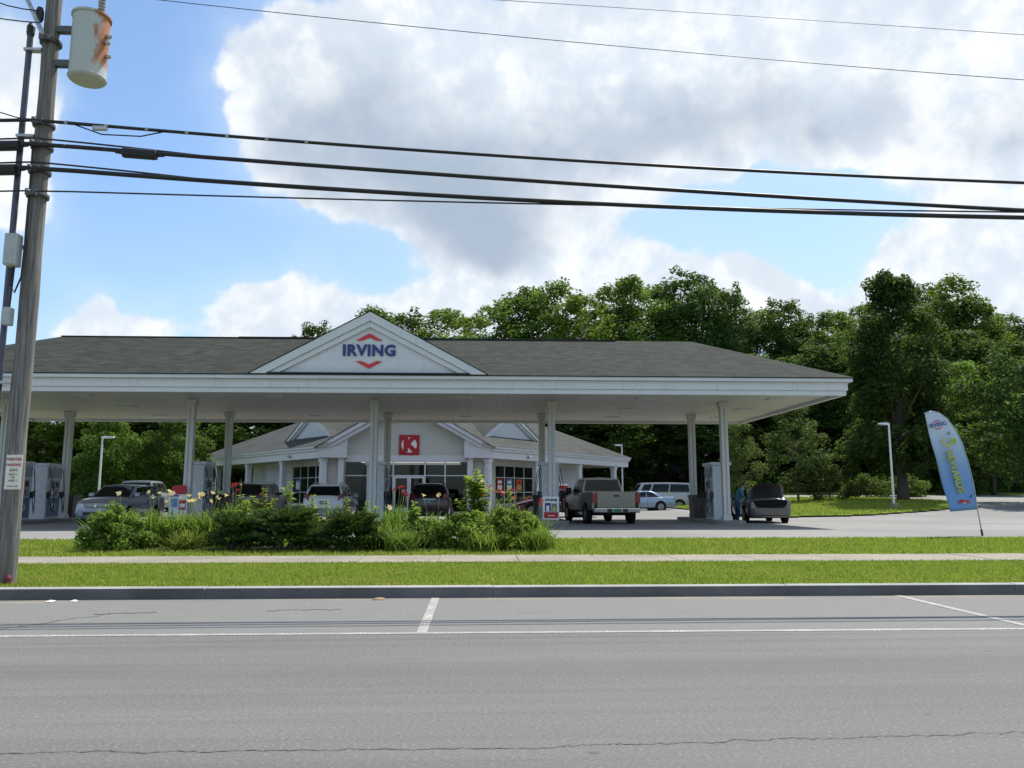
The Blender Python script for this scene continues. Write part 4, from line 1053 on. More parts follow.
mb = MB(); mb.hexa([(-.95,L+.0,.46),(.95,L+.0,.46),(.92,L+.17,.48),(-.92,L+.17,.48),(-.95,L+.0,.65),(.95,L+.0,.65),(.92,L+.18,.65),(-.92,L+.18,.65)], M['chrome']); bp = mb.build('rear_bumper', pk, bevel=.02, local=True)
mb = MB(); mb.box(-.42, -.22, L+.181, L+.19, .5, .63, M['black']); mb.box(.22, .42, L+.181, L+.19, .5, .63, M['black']); mb.box(-.15, .15, L+.181, L+.188, .49, .63, M['plate']); mb.build('number_plate', bp, local=True)
mb = MB(); mb.box(-.5, .5, -.03, .06, .72, 1.02, M['black']); mb.box(-.5, .5, -.045, -.03, .86, .9, M['chrome']); mb.build('grille', pk, local=True)
mb = MB(); mb.box(-.94, .94, -.10, .1, .46, .70, M['chrome']); mb.build('front_bumper', pk, bevel=.03, local=True)
mb = MB(); mb.tube([(-.7,4.65,.40),(.7,4.65,.40)], .07, M['black'], 8); mb.lathe((0,4.65,.40), [(.02,-.16),(.15,-.08),(.15,.08),(.02,.16)], M['black'], 12, 'x'); mb.tube([(.5,3.2,.42),(.5,5.5,.44)], .04, M['rimdark'], 6); mb.build('axle', pk, local=True)

# ------------------------------------------------------------------ person at the silver car
def skin_body(name, J, E, parent, mat, sub=2):
    me = bpy.data.meshes.new(name); me.from_pydata([j[0] for j in J], E, [])
    o = bpy.data.objects.new(name, me); col.objects.link(o)
    md = o.modifiers.new('s', 'SKIN'); md.use_smooth_shade = True
    for i, j in enumerate(J):
        sv_ = me.skin_vertices[0].data[i]; rr = j[1]; sv_.radius = (rr, rr) if not isinstance(rr, tuple) else rr
        sv_.use_root = (i == 0)
    o.modifiers.new('u', 'SUBSURF').levels = sub
    bpy.context.view_layer.update()
    me2 = bpy.data.meshes.new_from_object(o.evaluated_get(bpy.context.evaluated_depsgraph_get()))
    bpy.data.objects.remove(o); me2.name = name; me2.materials.clear(); me2.materials.append(mat)
    o = mesh_obj(name, me2, parent); return o
PR = empty('person', (11.35,34.9,.312), R(75), 'person in a teal shirt and blue jeans leaning forward beside the silver car', 'person')
J = [((0,0,.92),(.15,.11)),((0,-.04,1.08),(.145,.10)),((0,-.12,1.26),(.16,.11)),((0,-.21,1.40),(.15,.10)),((0,-.28,1.48),.055),((0,-.32,1.55),.06),((0,-.35,1.63),(.078,.092)),((0,-.36,1.71),(.07,.085)),
     ((.09,0,.86),.085),((.12,-.03,.48),.058),((.12,.05,.10),.042),((.12,-.10,.04),.038),((.12,-.17,.03),.03),
     ((-.09,0,.86),.085),((-.11,-.10,.48),.058),((-.10,-.02,.10),.042),((-.10,-.17,.04),.038),((-.10,-.24,.03),.03),
     ((.19,-.20,1.39),.052),((.26,-.32,1.16),.042),((.20,-.54,1.06),.032),((.19,-.61,1.05),(.036,.018)),
     ((-.19,-.20,1.39),.052),((-.25,-.26,1.13),.042),((-.20,-.46,1.00),.032),((-.19,-.53,.99),(.036,.018))]
E_ = [(0,1),(1,2),(2,3),(3,4),(4,5),(5,6),(6,7),(0,8),(8,9),(9,10),(10,11),(11,12),(0,13),(13,14),(14,15),(15,16),(16,17),(3,18),(18,19),(19,20),(20,21),(3,22),(22,23),(23,24),(24,25)]
for hx, hy, hz, s in ((.19,-.61,1.05,1),(-.19,-.53,.99,-1)):
    h0 = 21 if s > 0 else 25
    for q, ln in ((-.028,.065),(-.010,.078),(.010,.074),(.027,.058)):
        n0 = len(J); J.append(((hx+q,hy-.045,hz-.004),.009)); J.append(((hx+q,hy-.045-ln*.55,hz-.018),.008)); J.append(((hx+q,hy-.045-ln*.85,hz-.045),.007)); E_ += [(h0,n0),(n0,n0+1),(n0+1,n0+2)]
    n0 = len(J); J.append(((hx-s*.045,hy-.01,hz-.01),.010)); J.append(((hx-s*.055,hy-.045,hz-.03),.009)); E_ += [(h0,n0),(n0,n0+1)]
pb = skin_body('body', J, E_, PR, M['skin'])
def garment(nm, keep, mat, off=.014):
    me = pb.data; nv = {}; vs = []; fs = []
    for p in me.polygons:
        if keep(p.center):
            f = []
            for i in p.vertices:
                if i not in nv: nv[i] = len(vs); vs.append(tuple(me.vertices[i].co+me.vertices[i].normal*off))
                f.append(nv[i])
            fs.append(f)
    m2 = bpy.data.meshes.new(nm); m2.from_pydata(vs, [], fs); m2.materials.append(mat); m2.polygons.foreach_set('use_smooth', [True]*len(fs)); return mesh_obj(nm, m2, PR)
garment('shirt', lambda c: .93 < c.z < 1.47 and not (abs(c.x) > .17 and c.y < -.34) and not (c.y < -.27 and c.z > 1.44), M['shirt'], .018)
garment('jeans', lambda c: .075 < c.z < .96 and c.y > -.3, M['jeans'], .014)
garment('shoes', lambda c: c.z <= .085, M['black'], .012)
garment('hair', lambda c: c.z > 1.60 and (c.y > -.385 or c.z > 1.72), M['hair'], .014)
mb = MB()
for s in (-1,1): mb.lathe((s*.03,-.437,1.655), [(.004,-.008),(.012,0),(.004,.008)], M['black'], 8, 'y')
mb.lathe((0,-.445,1.625), [(.006,.02),(.016,-.01),(.008,-.018)], M['skin'], 8); mb.box(-.025, .025, -.437, -.42, 1.582, 1.59, M['noticered'])
for s in (-1,1): mb.lathe((s*.078,-.34,1.64), [(.004,-.03),(.018,0),(.004,.03)], M['skin'], 8)
mb.build('face', PR, local=True)
M['p_marker'] = plain('marker_maroon', (.16,.02,.03), .6)
# ------------------------------------------------------------------ utility pole, transformer, cables
PX, PY = -6.88, 12.28
pole = empty('utility_pole', (PX,PY,.15), 0, 'weathered wooden utility pole on the grass verge carrying cables and grey boxes', 'utility pole')
mb = MB(); n = 30
pts = [(PX+.006*math.sin(i*.7), PY, .05+i*10.9/n) for i in range(n+1)]
mb.tube(pts, [.147-.0012*i+.003*math.sin(i*1.7) for i in range(n+1)], M['wood'], 20); mb.build('shaft', pole, smooth=True)
cxo = PX-.30
mb = MB(); mb.tube([(cxo,PY-.06,.05),(cxo,PY-.06,4.2),(cxo,PY-.06,8.78)], .045, M['pvc'], 12); cd = mb.build('conduit', pole, smooth=True)
mb = MB(); mb.lathe((cxo,PY-.06,8.70), [(.05,0),(.06,.05),(.06,.16),(.03,.22)], M['black'], 12); mb.build('weatherhead', cd)
for z in (1.2, 3.1, 5.2, 7.0, 8.45):
    mb = MB(); mb.box(cxo-.05, PX-.08, PY-.13, PY-.02, z-.02, z+.02, M['galv']); mb.build('standoff_bracket', pole)
mb = MB(); mb.box(PX-.27, PX-.09, PY-.30, PY-.12, 4.86, 5.36, M['greybox']); b1 = mb.build('junction_box', pole, bevel=.015)
mb = MB(); mb.box(PX-.265, PX-.095, PY-.308, PY-.3005, 4.88, 5.34, M['greybox']); mb.build('door', b1)
mb = MB(); mb.box(PX-.24, PX-.12, PY-.27, PY-.13, 3.95, 4.22, M['greybox']); mb.build('junction_box', pole, bevel=.012)
mb = MB(); mb.tube([(PX-.17,PY-.2,4.85),(PX-.2,PY-.2,4.6),(PX-.1,PY-.22,4.45),(PX-.03,PY-.2,4.7),(PX-.03,PY-.17,5.6),(PX-.06,PY-.15,6.9)], .014, M['cable'], 6); mb.build('drop_cable', pole)
mb = MB(); mb.tube([(PX-.18,PY-.18,4.22),(PX-.16,PY-.18,4.85)], .016, M['cable'], 6); mb.build('drop_cable', pole)
for z in (7.22, 6.85, 6.44, 6.05, 8.62):
    mb = MB(); mb.lathe((PX,PY,z), [(.16,-.03),(.165,0),(.16,.03)], M['rimdark'], 20); mb.tube([(PX,PY-.3,z),(PX,PY+.2,z)], .012, M['galv'], 6); mb.box(PX-.08, PX+.08, PY-.22, PY-.16, z-.05, z+.05, M['rimdark']); mb.build('cable_clamp', pole)
mb = MB(); mb.tube([(PX-.02,PY-.17,8.62),(PX-.30,PY-.17,9.2),(PX-.72,PY-.17,9.95)], .035, M['galv'], 8); mb.build('brace', pole)
mb = MB(); mb.box(PX-1.25, PX+1.25, PY-.27, PY-.15, 9.95, 10.08, M['wood']); ca = mb.build('crossarm', pole)
for q in (-1.1, -.5, .5, 1.1):
    mb = MB(); mb.lathe((PX+q,PY-.21,10.08), [(.02,0),(.05,.06),(.035,.09),(.05,.13),(.03,.17)], M['greybox'], 12); mb.build('insulator', ca)
mb = MB(); mb.lathe((PX-.16,PY-.1,9.05), [(.04,-.12),(.06,-.06),(.06,.06),(.04,.12)], M['black'], 10); mb.build('fuse_cutout', pole)
mb = MB(); mb.lathe((PX+.11,PY-.12,.22), [(.04,-.06),(.048,.02),(.03,.06)], M['p_marker'], 10); mb.build('base_marker', pole)
# parking notice nailed to the pole
nt = empty('parking_notice', (PX+.11,PY-.2,1.48), R(-6), 'white metal parking notice with red lettering nailed to the utility pole', 'sign')
mb = MB(); mb.box(-.122, .122, -.012, 0, .03, .53, M['notice']); mb.build('notice_plate', nt, bevel=.004, local=True)
mb = MB()
for z, s, tx, m_ in ((.465,.060,'WINTER','noticered'),(.385,.054,'PARKING','noticered'),(.31,.058,'BAN','noticegrey'),(.245,.042,'NOV 1','noticegrey'),(.20,.034,'TO','noticered'),(.155,.042,'APRIL 1','noticegrey'),(.075,.028,'12 AM - 6 AM','noticegrey')):
    text_mb(mb, tx, s, frame((0,-.0145,z), (1,0,0), (0,0,1)), M[m_], .002, .0015)
    mb.build('lettering', nt, local=True); mb = MB()
# transformer can
tf = empty('transformer', (PX+.62,PY-.02,7.98), 0, 'grey cylindrical transformer with a rusty flank hung beside the top of the wooden pole', 'transformer')
mb = MB(); mb.lathe((0,0,0), [(.255,0),(.285,.03),(.285,.05),(.272,.06),(.272,1.06),(.295,1.065),(.295,1.10),(.22,1.14),(.05,1.16)], M['tank'], 32); tk = mb.build('tank', tf, local=True, smooth=True)
mb = MB()
for k in range(7): mb.lathe((.17,-.06,1.13+k*.055), [(.03,0),(.058,.012),(.058,.022),(.03,.04)], M['greybox'], 12)
mb.lathe((.17,-.06,1.51), [(.025,0),(.025,.06)], M['galv'], 8); mb.build('bushing', tf, local=True)
for z, a in ((.75,.5),(.62,.15),(.42,.7)):
    mb = MB(); mb.lathe((.272,-.08+a*.1,z), [(.03,0),(.045,.03),(.02,.09)], M['greybox'], 10, 'x'); mb.build('terminal', tf, local=True)
for z in (.28,.86):
    mb = MB(); mb.box(-.52, -.26, -.05, .05, z-.05, z+.05, M['rimdark']); mb.build('hanger_bracket', tf, local=True)
mb = MB(); mb.tube([(.17,-.06,1.57),(.0,-.1,1.75),(-.4,-.12,1.9)], .008, M['cable'], 5); mb.build('lead', tf, local=True)
# cables
def cable(label, pts, r, x0=-26., x1=34., y=PY-.2, extra=None, grp=None):
    (xa,za),(xb,zb_),(xc,zc) = pts
    def z(x):
        if x < xa:      # the span to the left sags away from the pole the same way
            return za-.04*(xa-x)+.0012*(xa-x)**2
        return za*(x-xb)*(x-xc)/((xa-xb)*(xa-xc))+zb_*(x-xa)*(x-xc)/((xb-xa)*(xb-xc))+zc*(x-xa)*(x-xb)/((xc-xa)*(xc-xb))
    root = empty('overhead_cable', (xa,y,za), 0, label, 'cable', grp)
    mb = MB(); mb.tube([(x,y,z(x)) for x in np.linspace(x0, x1, 80)], r, M['cable'], 7); mb.build('conductor', root, smooth='all')
    if extra: extra(root, z)
    return root
def lash(root, z, r, dz=.05, x1=3.):
    mb = MB(); mb.tube([(x,PY-.2,z(x)+dz*max(0., 1-(abs(x-PX)/x1)**1.5)) for x in np.linspace(PX-x1, PX+x1, 50)], r, M['cable'], 6); mb.build('messenger_strand', root, smooth='all')
    for x in np.arange(PX+.45, PX+4.5, .62):
        mb = MB(); mb.lathe((x,PY-.2,z(x)), [(.03,-.025),(.032,.025)], M['galv'], 8, 'x'); mb.build('cable_tie', root)
def ex1(root, z):
    lash(root, z, .012, -.02)
    mb = MB(); mb.tube([(PX+.5,PY-.2,z(PX+.5)),(PX+1.0,PY-.2,7.0),(PX+1.6,PY-.2,6.98),(PX+2.0,PY-.2,z(PX+2.0))], .011, M['cable'], 5); mb.build('slack_loop', root)
    mb = MB(); mb.box(PX+.86, PX+1.08, PY-.23, PY-.17, 7.07, 7.13, M['galv']); mb.build('clamp', root)
def ex2(root, z):
    lash(root, z, .014, .09)
    for x0_, x1_ in ((-7.62,-7.1),(-5.53,-5.02)):
        mb = MB(); ps = [(x0_-.12,.02),(x0_-.01,.03),(x0_,.075),(x0_+.02,.08),(x1_-.02,.08),(x1_,.075),(x1_+.01,.03),(x1_+.12,.02)]
        mb.tube([(q,PY-.2,z(q)-.03) for q,_ in ps], [w for _,w in ps], M['cable'], 10); mb.build('splice_case', root)
def ex3(root, z):
    lash(root, z, .014, .09)
    for x0_, x1_ in ((-7.65,-7.12),):
        mb = MB(); ps = [(x0_-.12,.02),(x0_-.01,.03),(x0_,.08),(x0_+.02,.085),(x1_-.02,.085),(x1_,.08),(x1_+.01,.03),(x1_+.12,.02)]
        mb.tube([(q,PY-.2,z(q)-.03) for q,_ in ps], [w for _,w in ps], M['cable'], 10); mb.build('splice_case', root)
cable('uppermost of the thick black cables, with a slack loop just right of the pole', ((-6.93,7.22),(.53,6.76),(9.,6.47)), .026, extra=ex1)
cable('middle thick black cable with a black splice case right of the pole', ((-6.9,6.83),(.53,6.38),(9.,6.0)), .033, extra=ex2)
cable('lowest thick black cable, its only splice case left of the pole', ((-6.88,6.44),(.53,6.05),(9.,5.88)), .036, extra=ex3)
cable('thin black line strung lowest of all, beneath the three thick cables', ((-6.8,6.07),(.53,5.985),(8.,5.97)), .013)
cable('hair-thin wire crossing high over the clouds from upper left to right edge', ((-6.9,9.46),(.53,8.82),(9.18,8.26)), .006, x0=-6.9)
cable('topmost hair-thin wire near the upper right corner of the sky', ((-6.9,9.71),(.34,9.45),(9.25,9.07)), .0045, x0=-6.9)
for i, (z0, zl, lab) in enumerate(((9.05,9.35,'short dark service wire sagging left from the pole top, upper of two'),(8.85,8.95,'short dark service wire leaving the pole level to the left, lower of two'),(7.2,7.55,'thin guy wire fanning up to the left from the cable clamps'))):
    r = empty('service_wire', (PX,PY-.2,z0), 0, lab, 'wire')
    mb = MB(); mb.tube([(PX-.1-10*t, PY-.2, z0+(zl-z0)*min(1,t*8)*1.0-.25*math.sin(math.pi*min(1,t*9))*(.4 if i else 1.)*.3+.6*t) for t in np.linspace(0,1,40)], .010, M['cable'], 5); mb.build('conductor', r, smooth='all')

# ------------------------------------------------------------------ lamp posts
def lamp(x, y, h, label, arm=-.55, wall=False):
    z = float(gz(x,y))+.02 if not wall else .45
    r = empty('lamp_post', (x,y,z), 0, label, 'lamp post')
    mb = MB(); mb.lathe((0,0,0), [(.20,0),(.20,.34),(.17,.38)], M['walk'], 16); mb.build('footing', r, local=True)
    mb = MB(); mb.tube([(0,0,.38),(0,0,h)], [.065,.05], M['lampwhite'], 10); mb.build('post', r, local=True, smooth=True)
    mb = MB(); mb.tube([(0,0,h-.08),(arm*.4,0,h-.05)], .03, M['lampwhite'], 6); mb.hexa([(arm*.3,-.16,h-.12),(arm*1.5,-.14,h-.08),(arm*1.5,.14,h-.08),(arm*.3,.16,h-.12),(arm*.3,-.13,h+.02),(arm*1.5,-.1,h+.0),(arm*1.5,.1,h+.0),(arm*.3,.13,h+.02)], M['lampwhite']); hd = mb.build('lamp_head', r, local=True)
    mb = MB(); mb.box(arm*.5, arm*1.35, -.1, .1, h-.135, h-.122, M['headlight']); mb.build('lens', hd, local=True)
lamp(23.7, 45.0, 4.95, 'white lamp post with concrete foot on the lawn in front of the big dark tree', -.4)
lamp(-22.9, 50.0, 4.3, 'white lamp post behind the pale crossover in front of two rounded trees', .45)
lamp(12.0, 66.0, 5.2, 'slim white lamp post just right of the shop roof end', -.4)

# ------------------------------------------------------------------ feather flag
fg = empty('feather_flag', (14.36,22.5,.315), 0, 'blue feather flag with yellow lettering leaning left at the edge of the forecourt', 'flag')
edge = [(14.275,1.05),(14.22,1.75),(14.13,2.30),(13.98,2.95),(13.80,3.35),(13.58,3.66),(13.36,3.82),(13.14,3.86),(12.92,3.80)]
left = [(13.47,.985),(13.38,1.4),(13.27,1.95),(13.15,2.55),(13.03,3.2),(12.92,3.80)]
mb = MB(); mb.tube([(14.36,22.5,.315),(14.315,22.5,.7)]+[(x,22.5,z) for x,z in edge], [.018]*3+[.014]*5+[.01]*3, M['galv'], 8); mb.build('pole', fg, smooth='all')
mb = MB(); mb.tube([(14.36,22.5,.315),(14.34,22.5,.48)], .03, M['black'], 8); mb.build('ground_spike', fg)
def along(P, t):
    d = [0]
    for a, b in zip(P, P[1:]): d.append(d[-1]+math.dist(a,b))
    s_ = t*d[-1]
    for i in range(len(P)-1):
        if s_ <= d[i+1] or i == len(P)-2:
            k = (s_-d[i])/(d[i+1]-d[i]); return (lerp(P[i][0],P[i+1][0],k), lerp(P[i][1],P[i+1][1],k))
nu, nv = 10, 24; vs = []; fs = []
for j in range(nv+1):
    a = along(edge, j/nv); b_ = along(left, j/nv)
    for i in range(nu+1):
        u = i/nu; x = lerp(a[0],b_[0],u); z = lerp(a[1],b_[1],u)
        vs.append((x, 22.5+.035*math.sin(u*math.pi)*math.sin(z*2.6+u*2)+.02*math.sin(z*5+u*5)*u, z))
for j in range(nv):
    for i in range(nu): k = j*(nu+1)+i; fs.append((k,k+1,k+nu+2,k+nu+1))
mb = MB(); mb.add(vs, fs, M['flag']); cl = mb.build('cloth', fg, smooth='all', recalc=False)
sl = cl.modifiers.new('s','SOLIDIFY'); sl.thickness = .004; sl.offset = 0
tilt = math.atan2(-.30, 1.0)
xd = Vector((math.cos(.22),0,math.sin(.22)*.9)); ud = Vector((math.sin(-.20),0,math.cos(.20)))
mb = MB(); text_mb(mb, 'IRVING', .165, frame((13.26,22.425,3.46), (math.cos(.2),0,math.sin(.2)), (-math.sin(.2),0,math.cos(.2))), M['navy'], .003, .004); mb.build('print', fg)
mb = MB()
for s in (1,-1):
    c = Vector((13.26,22.425,3.46)); X = Vector((math.cos(.2),0,math.sin(.2))); Z = Vector((-math.sin(.2),0,math.cos(.2)))
    pr = [(-.13,.075),(0,.15),(.13,.075),(.08,.075),(0,.118),(-.08,.075)]
    mb.poly([c+X*a+Z*(b_*s) for a,b_ in pr], M['signred'])
mb.build('chevron', fg, recalc=False)
mb = MB(); c = Vector((13.50,22.42,2.98)); vs = []; fs = []
for k in range(25):
    a = math.radians(60-300*k/24); 
    for rr in (.085,.15): vs.append(c+Vector((rr*math.cos(a)*1.05,0,rr*math.sin(a))))
fs = [(2*i,2*i+1,2*i+3,2*i+2) for i in range(24)]; mb.add(vs, fs, M['yellow'])
mb.poly([c+Vector(p) for p in ((.10,-.003,.06),(.24,-.003,.10),(.26,-.003,-.02),(.15,-.003,-.08))], M['lime'])
mb.poly([c+Vector((.05+.05*math.cos(a),-.003,.23+.05*math.sin(a))) for a in np.linspace(0,6.0,12)], M['olive']); mb.build('print', fg, recalc=False)
mb = MB(); text_mb(mb, 'REWARDS', .28, frame((13.665,22.42,2.12), (.225,0,-.975), (.975,0,.225)), M['yellow'], .003, .004, spacing=.94); mb.build('print', fg)
mb = MB(); text_mb(mb, 'REWARDS', .28, frame((13.642,22.428,2.115), (.225,0,-.975), (.975,0,.225)), M['olive'], .002, .014, spacing=.94); mb.build('print', fg)
mb = MB(); c = Vector((13.86,22.42,1.28))
mb.poly([c+Vector(p) for p in ((-.20,0,-.06),(-.10,0,.05),(.0,0,.05),(.03,0,-.05))], M['red']); mb.poly([c+Vector(p) for p in ((.04,0,-.05),(.06,0,.05),(.13,0,.03),(.19,0,-.04))], M['signred']); mb.poly([c+Vector(p) for p in ((-.05,-.003,-.05),(.0,-.003,-.02),(.05,-.003,-.06))], M['signwhite'])
mb.poly([c+Vector(p) for p in ((.17,0,.12),(.25,0,.24),(.24,0,.15),(.20,0,.08))], M['navy']); mb.build('print', fg, recalc=False)
# ------------------------------------------------------------------ trees
def leaf_cloud(C, Rd, nl, size, g, flat=.75, up=.5, elong=1.5, shell=.35):
    """leaf quads scattered through clumps with centres C and radii Rd"""
    nC = len(C); idx = np.repeat(np.arange(nC), nl); n = len(idx)
    d = g.normal(size=(n,3)); d /= np.linalg.norm(d, axis=1, keepdims=True)
    rr = shell+(1-shell)*g.random(n)**.6
    P = C[idx]+d*(rr*Rd[idx])[:,None]*np.array([1,1,flat])
    nrm = d*.6+g.normal(size=(n,3))*.55+np.array([0,0,up]); nrm /= np.linalg.norm(nrm, axis=1, keepdims=True)
    t = np.cross(nrm, g.normal(size=(n,3))); t /= np.linalg.norm(t, axis=1, keepdims=True); b = np.cross(nrm, t)
    s = size*g.uniform(.55, 1.35, n)[:,None]
    V = np.empty((n,4,3)); V[:,0] = P-t*s*elong*.5; V[:,1] = P+b*s*.42+nrm*s*.06; V[:,2] = P+t*s*elong*.5; V[:,3] = P-b*s*.42+nrm*s*.06
    return V.reshape(-1,3)
def tree_meshes(h, r, seed, mat, base=.16, prof=None, ncl=70, nl=110, size=.30, cl=.24, trunk_r=.22, lean=0, sparse=1.0, shell=.3, lobe=.16):
    g = np.random.default_rng(seed)
    prof = prof or (lambda t: np.sin(np.pi*np.clip(t,0.02,.98)**.85)**.48)
    lob = g.uniform(1-lobe, 1+lobe*.75, (6, 9))
    C = []; Rd = []
    k = 0
    while len(C) < ncl and k < ncl*20:
        k += 1
        t = g.random(); a = g.uniform(0, 2*np.pi); fr = g.uniform(.25, 1.)**.55
        L = lob[min(5,int(t*6)), int(a/(2*np.pi)*9) % 9]
        rad = r*prof(t)*fr*L; z = h*(base+(1-base)*(t*.96))
        c = np.array([math.cos(a)*rad, math.sin(a)*rad, z+g.normal()*.2])
        C.append(c); Rd.append(r*cl*g.uniform(.65, 1.45)*(.6+.6*prof(t)))
    C = np.array(C); Rd = np.array(Rd)
    cnt = np.maximum(20, (nl*(Rd/Rd.mean())**1.6)).astype(int)
    V = np.concatenate([leaf_cloud(C[i:i+1], Rd[i:i+1], int(cnt[i]), size, g, shell=shell) for i in range(len(C))])
    crown = quads_mesh('crown', V, mat)
    mb = MB()
    n = 9; tp = [(g.normal()*.05*i+lean*i, g.normal()*.05*i, h*.9*i/n-.3) for i in range(n+1)]
    mb.tube(tp, [trunk_r*(1.35 if i == 0 else 1)*(1-i/n*.86) for i in range(n+1)], M['bark'], 9)
    for i in g.choice(len(C), min(len(C), 26), replace=False):
        c = C[i]; zt = max(h*.12, c[2]-np.hypot(c[0],c[1])*g.uniform(.5,1.0)); q = int(np.clip(zt/(h*.9)*n, 0, n-1)); s0 = Vector(tp[q]); s0.z = zt
        m_ = s0.lerp(Vector(c), .5)+Vector((0,0,.15)); rb = trunk_r*(.40-.28*zt/h)
        mb.tube([s0, m_, c], [rb, rb*.65, rb*.25], M['bark'], 5)
    o = mb.build('trunk', None, smooth='all'); tm = o.data; bpy.data.objects.remove(o)
    return tm, crown
def plant_tree(name, x, y, label, cat, meshes, sc=(1,1,1), rz=0, group=None, z=None, parts=('trunk','crown')):
    r = empty(name, (x, y, float(gz(x,y))-.02 if z is None else z), rz, label, cat, group)
    r.scale = sc
    for nm, me in zip(parts, meshes): mesh_obj(nm, me, r)
    return r
VAR = {}
for k, mt, a in (('A','leafA',dict(ncl=190,nl=105,size=.21,cl=.20)),('B','leafB',dict(ncl=170,nl=95,size=.20,cl=.195)),('D','leafD',dict(ncl=200,nl=105,size=.20,cl=.195)),('Y','leafY',dict(ncl=170,nl=105,size=.21,cl=.20))):
    for j in range(2):
        VAR[k,j] = tree_meshes(20, 4, 40+j*7+ord(k), M[mt], base=.14+.06*j, **a)
WOOD = [
(-20.9,90,19.7,1.8,'A','small rounded treetop farthest left above the canopy ridge'),
(-17.6,86,20.5,2.8,'D','dark rounded treetop just left of the white gable peak'),
(-11.1,84,21.7,3.6,'A','treetop directly right of the white gable peak'),
(-7.8,88,22.3,3.7,'D','darker treetop second to the right of the gable peak'),
(-3.9,84,21.8,3.8,'B','loose airy treetop above the right slope of the gable, left of the yellow-green one'),
(-0.8,80,20.2,3.0,'Y','low bright treetop showing over the ridge right of the gable'),
(2.4,86,23.2,4.3,'B','yellow-green treetop midway between gable peak and the tall central trees'),
(5.7,88,24.9,4.2,'A','broad treetop left of the tall central group over the roof ridge'),
(8.4,84,24.7,3.8,'B','light green tree in the left half of the tall central group'),
(10.7,80,22.4,3.4,'Y','bright yellow-green tree low in the tall central group'),
(14.3,87,25.2,3.7,'A','slender tree in the middle of the central group, left of the twin crowns'),
(16.3,83,25.2,3.5,'B','high crown with open twigs left of the tallest central tree'),
(20.3,88,25.8,4.0,'A','crown squeezed between the two highest central treetops'),
(22.7,84,26.2,4.0,'D','tallest dark tree over the right half of the canopy roof'),
(26.9,90,26.1,3.4,'A','treetop tucked between the tallest dark tree and the pointed one'),
(26.8,82,24.0,2.7,'D','narrow pointed dark tree above the right end of the ridge'),
(31.8,88,22.9,3.5,'A','lower treetop above the right hip of the canopy roof'),
(32.4,82,22.6,3.5,'D','dark tree with a rounded head above the canopy corner'),
(36.7,86,21.4,3.2,'A','low crown in the dip left of the big dark tree'),
(36.9,80,20.8,3.4,'B','airy crown just left of the big dark tree'),
(44.7,90,24.1,3.4,'A','crown peeping over the left shoulder of the big dark tree'),
(54.0,92,27.3,3.4,'D','dark crown behind the right shoulder of the big dark tree'),
(53.2,86,26.5,3.9,'A','highest crown to the right of the big dark tree'),
(54.8,84,22.9,3.6,'B','crown sloping down right of the highest right-hand crown'),
(61.5,90,23.3,3.4,'A','low crown near the right edge of the wood'),
(60.4,84,21.3,3.6,'D','crown cut by the right edge of the view'),
(44.6,71,13.8,3.5,'Y','bright sunlit tree low in front of the wood above the flag'),
(43.4,66,9.8,2.7,'B','sunlit bushy tree at the right edge behind the driveway'),
(49.5,78,18.5,4.4,'D','dark tree in front of the wood, left above the sunlit tree over the flag'),
(55.5,76,17.0,4.4,'A','dark tree in front of the wood near the right edge, above the flag'),
(40.5,78,17.5,4.2,'A','tree in front of the wood hidden behind the big dark tree'),
(33.5,76,16.5,4.2,'D','dark tree in front of the wood beyond the canopy right corner'),
(27.0,76,15.5,4.2,'A','tree in front of the wood above the birch, under the canopy edge'),
(20.5,75,14.5,4.4,'D','shaded tree seen under the canopy above the tall white pump'),
(13.5,75,13.5,4.2,'A','shaded tree seen under the canopy above the white van'),
(6.5,76,13.0,4.2,'D','shaded tree behind the right roof slope of the shop'),
(-15.5,75,12.0,4.4,'D','shaded tree behind the left roof slope of the shop'),
(-22.5,74,12.0,4.2,'A','shaded tree seen between the second pair of columns'),
(-33.0,72,12.0,4.2,'B','sunlit leafy tree behind the two left fuel pumps'),
(-39.5,74,13.0,4.4,'A','tree at the far left edge behind the utility pole'),
(-28.0,76,13.0,4.4,'D','dark tree between and behind the two rounded trees'),
]
for i, (x, y, zt, rr, k, lab) in enumerate(WOOD):
    z0 = float(gz(x,y)); hh = zt-z0
    plant_tree('broadleaf_tree', x, y, lab, 'tree', VAR[k, i % 2], (rr/3.0, rr/3.0, hh/19.9), random.uniform(0, 6.28), 'trees of the wood behind the station')
# the big dark tree, standing free on the lawn
big = tree_meshes(15.9, 3.6, 6, M['leafD'], base=.13, lobe=.34, prof=lambda t: np.where(t < .70, .70+.32*np.sin(np.pi*np.clip(t/.70,0,1)), np.interp(t, [.70,.78,.84,.90,.95,1.], [.70,.50,.26,.34,.30,.12])), ncl=250, nl=135, size=.19, cl=.185, trunk_r=.34)
plant_tree('dark_tree', 28.0, 52.0, 'big dark tree with a narrow top standing free on the lawn behind the lamp post', 'tree', big)
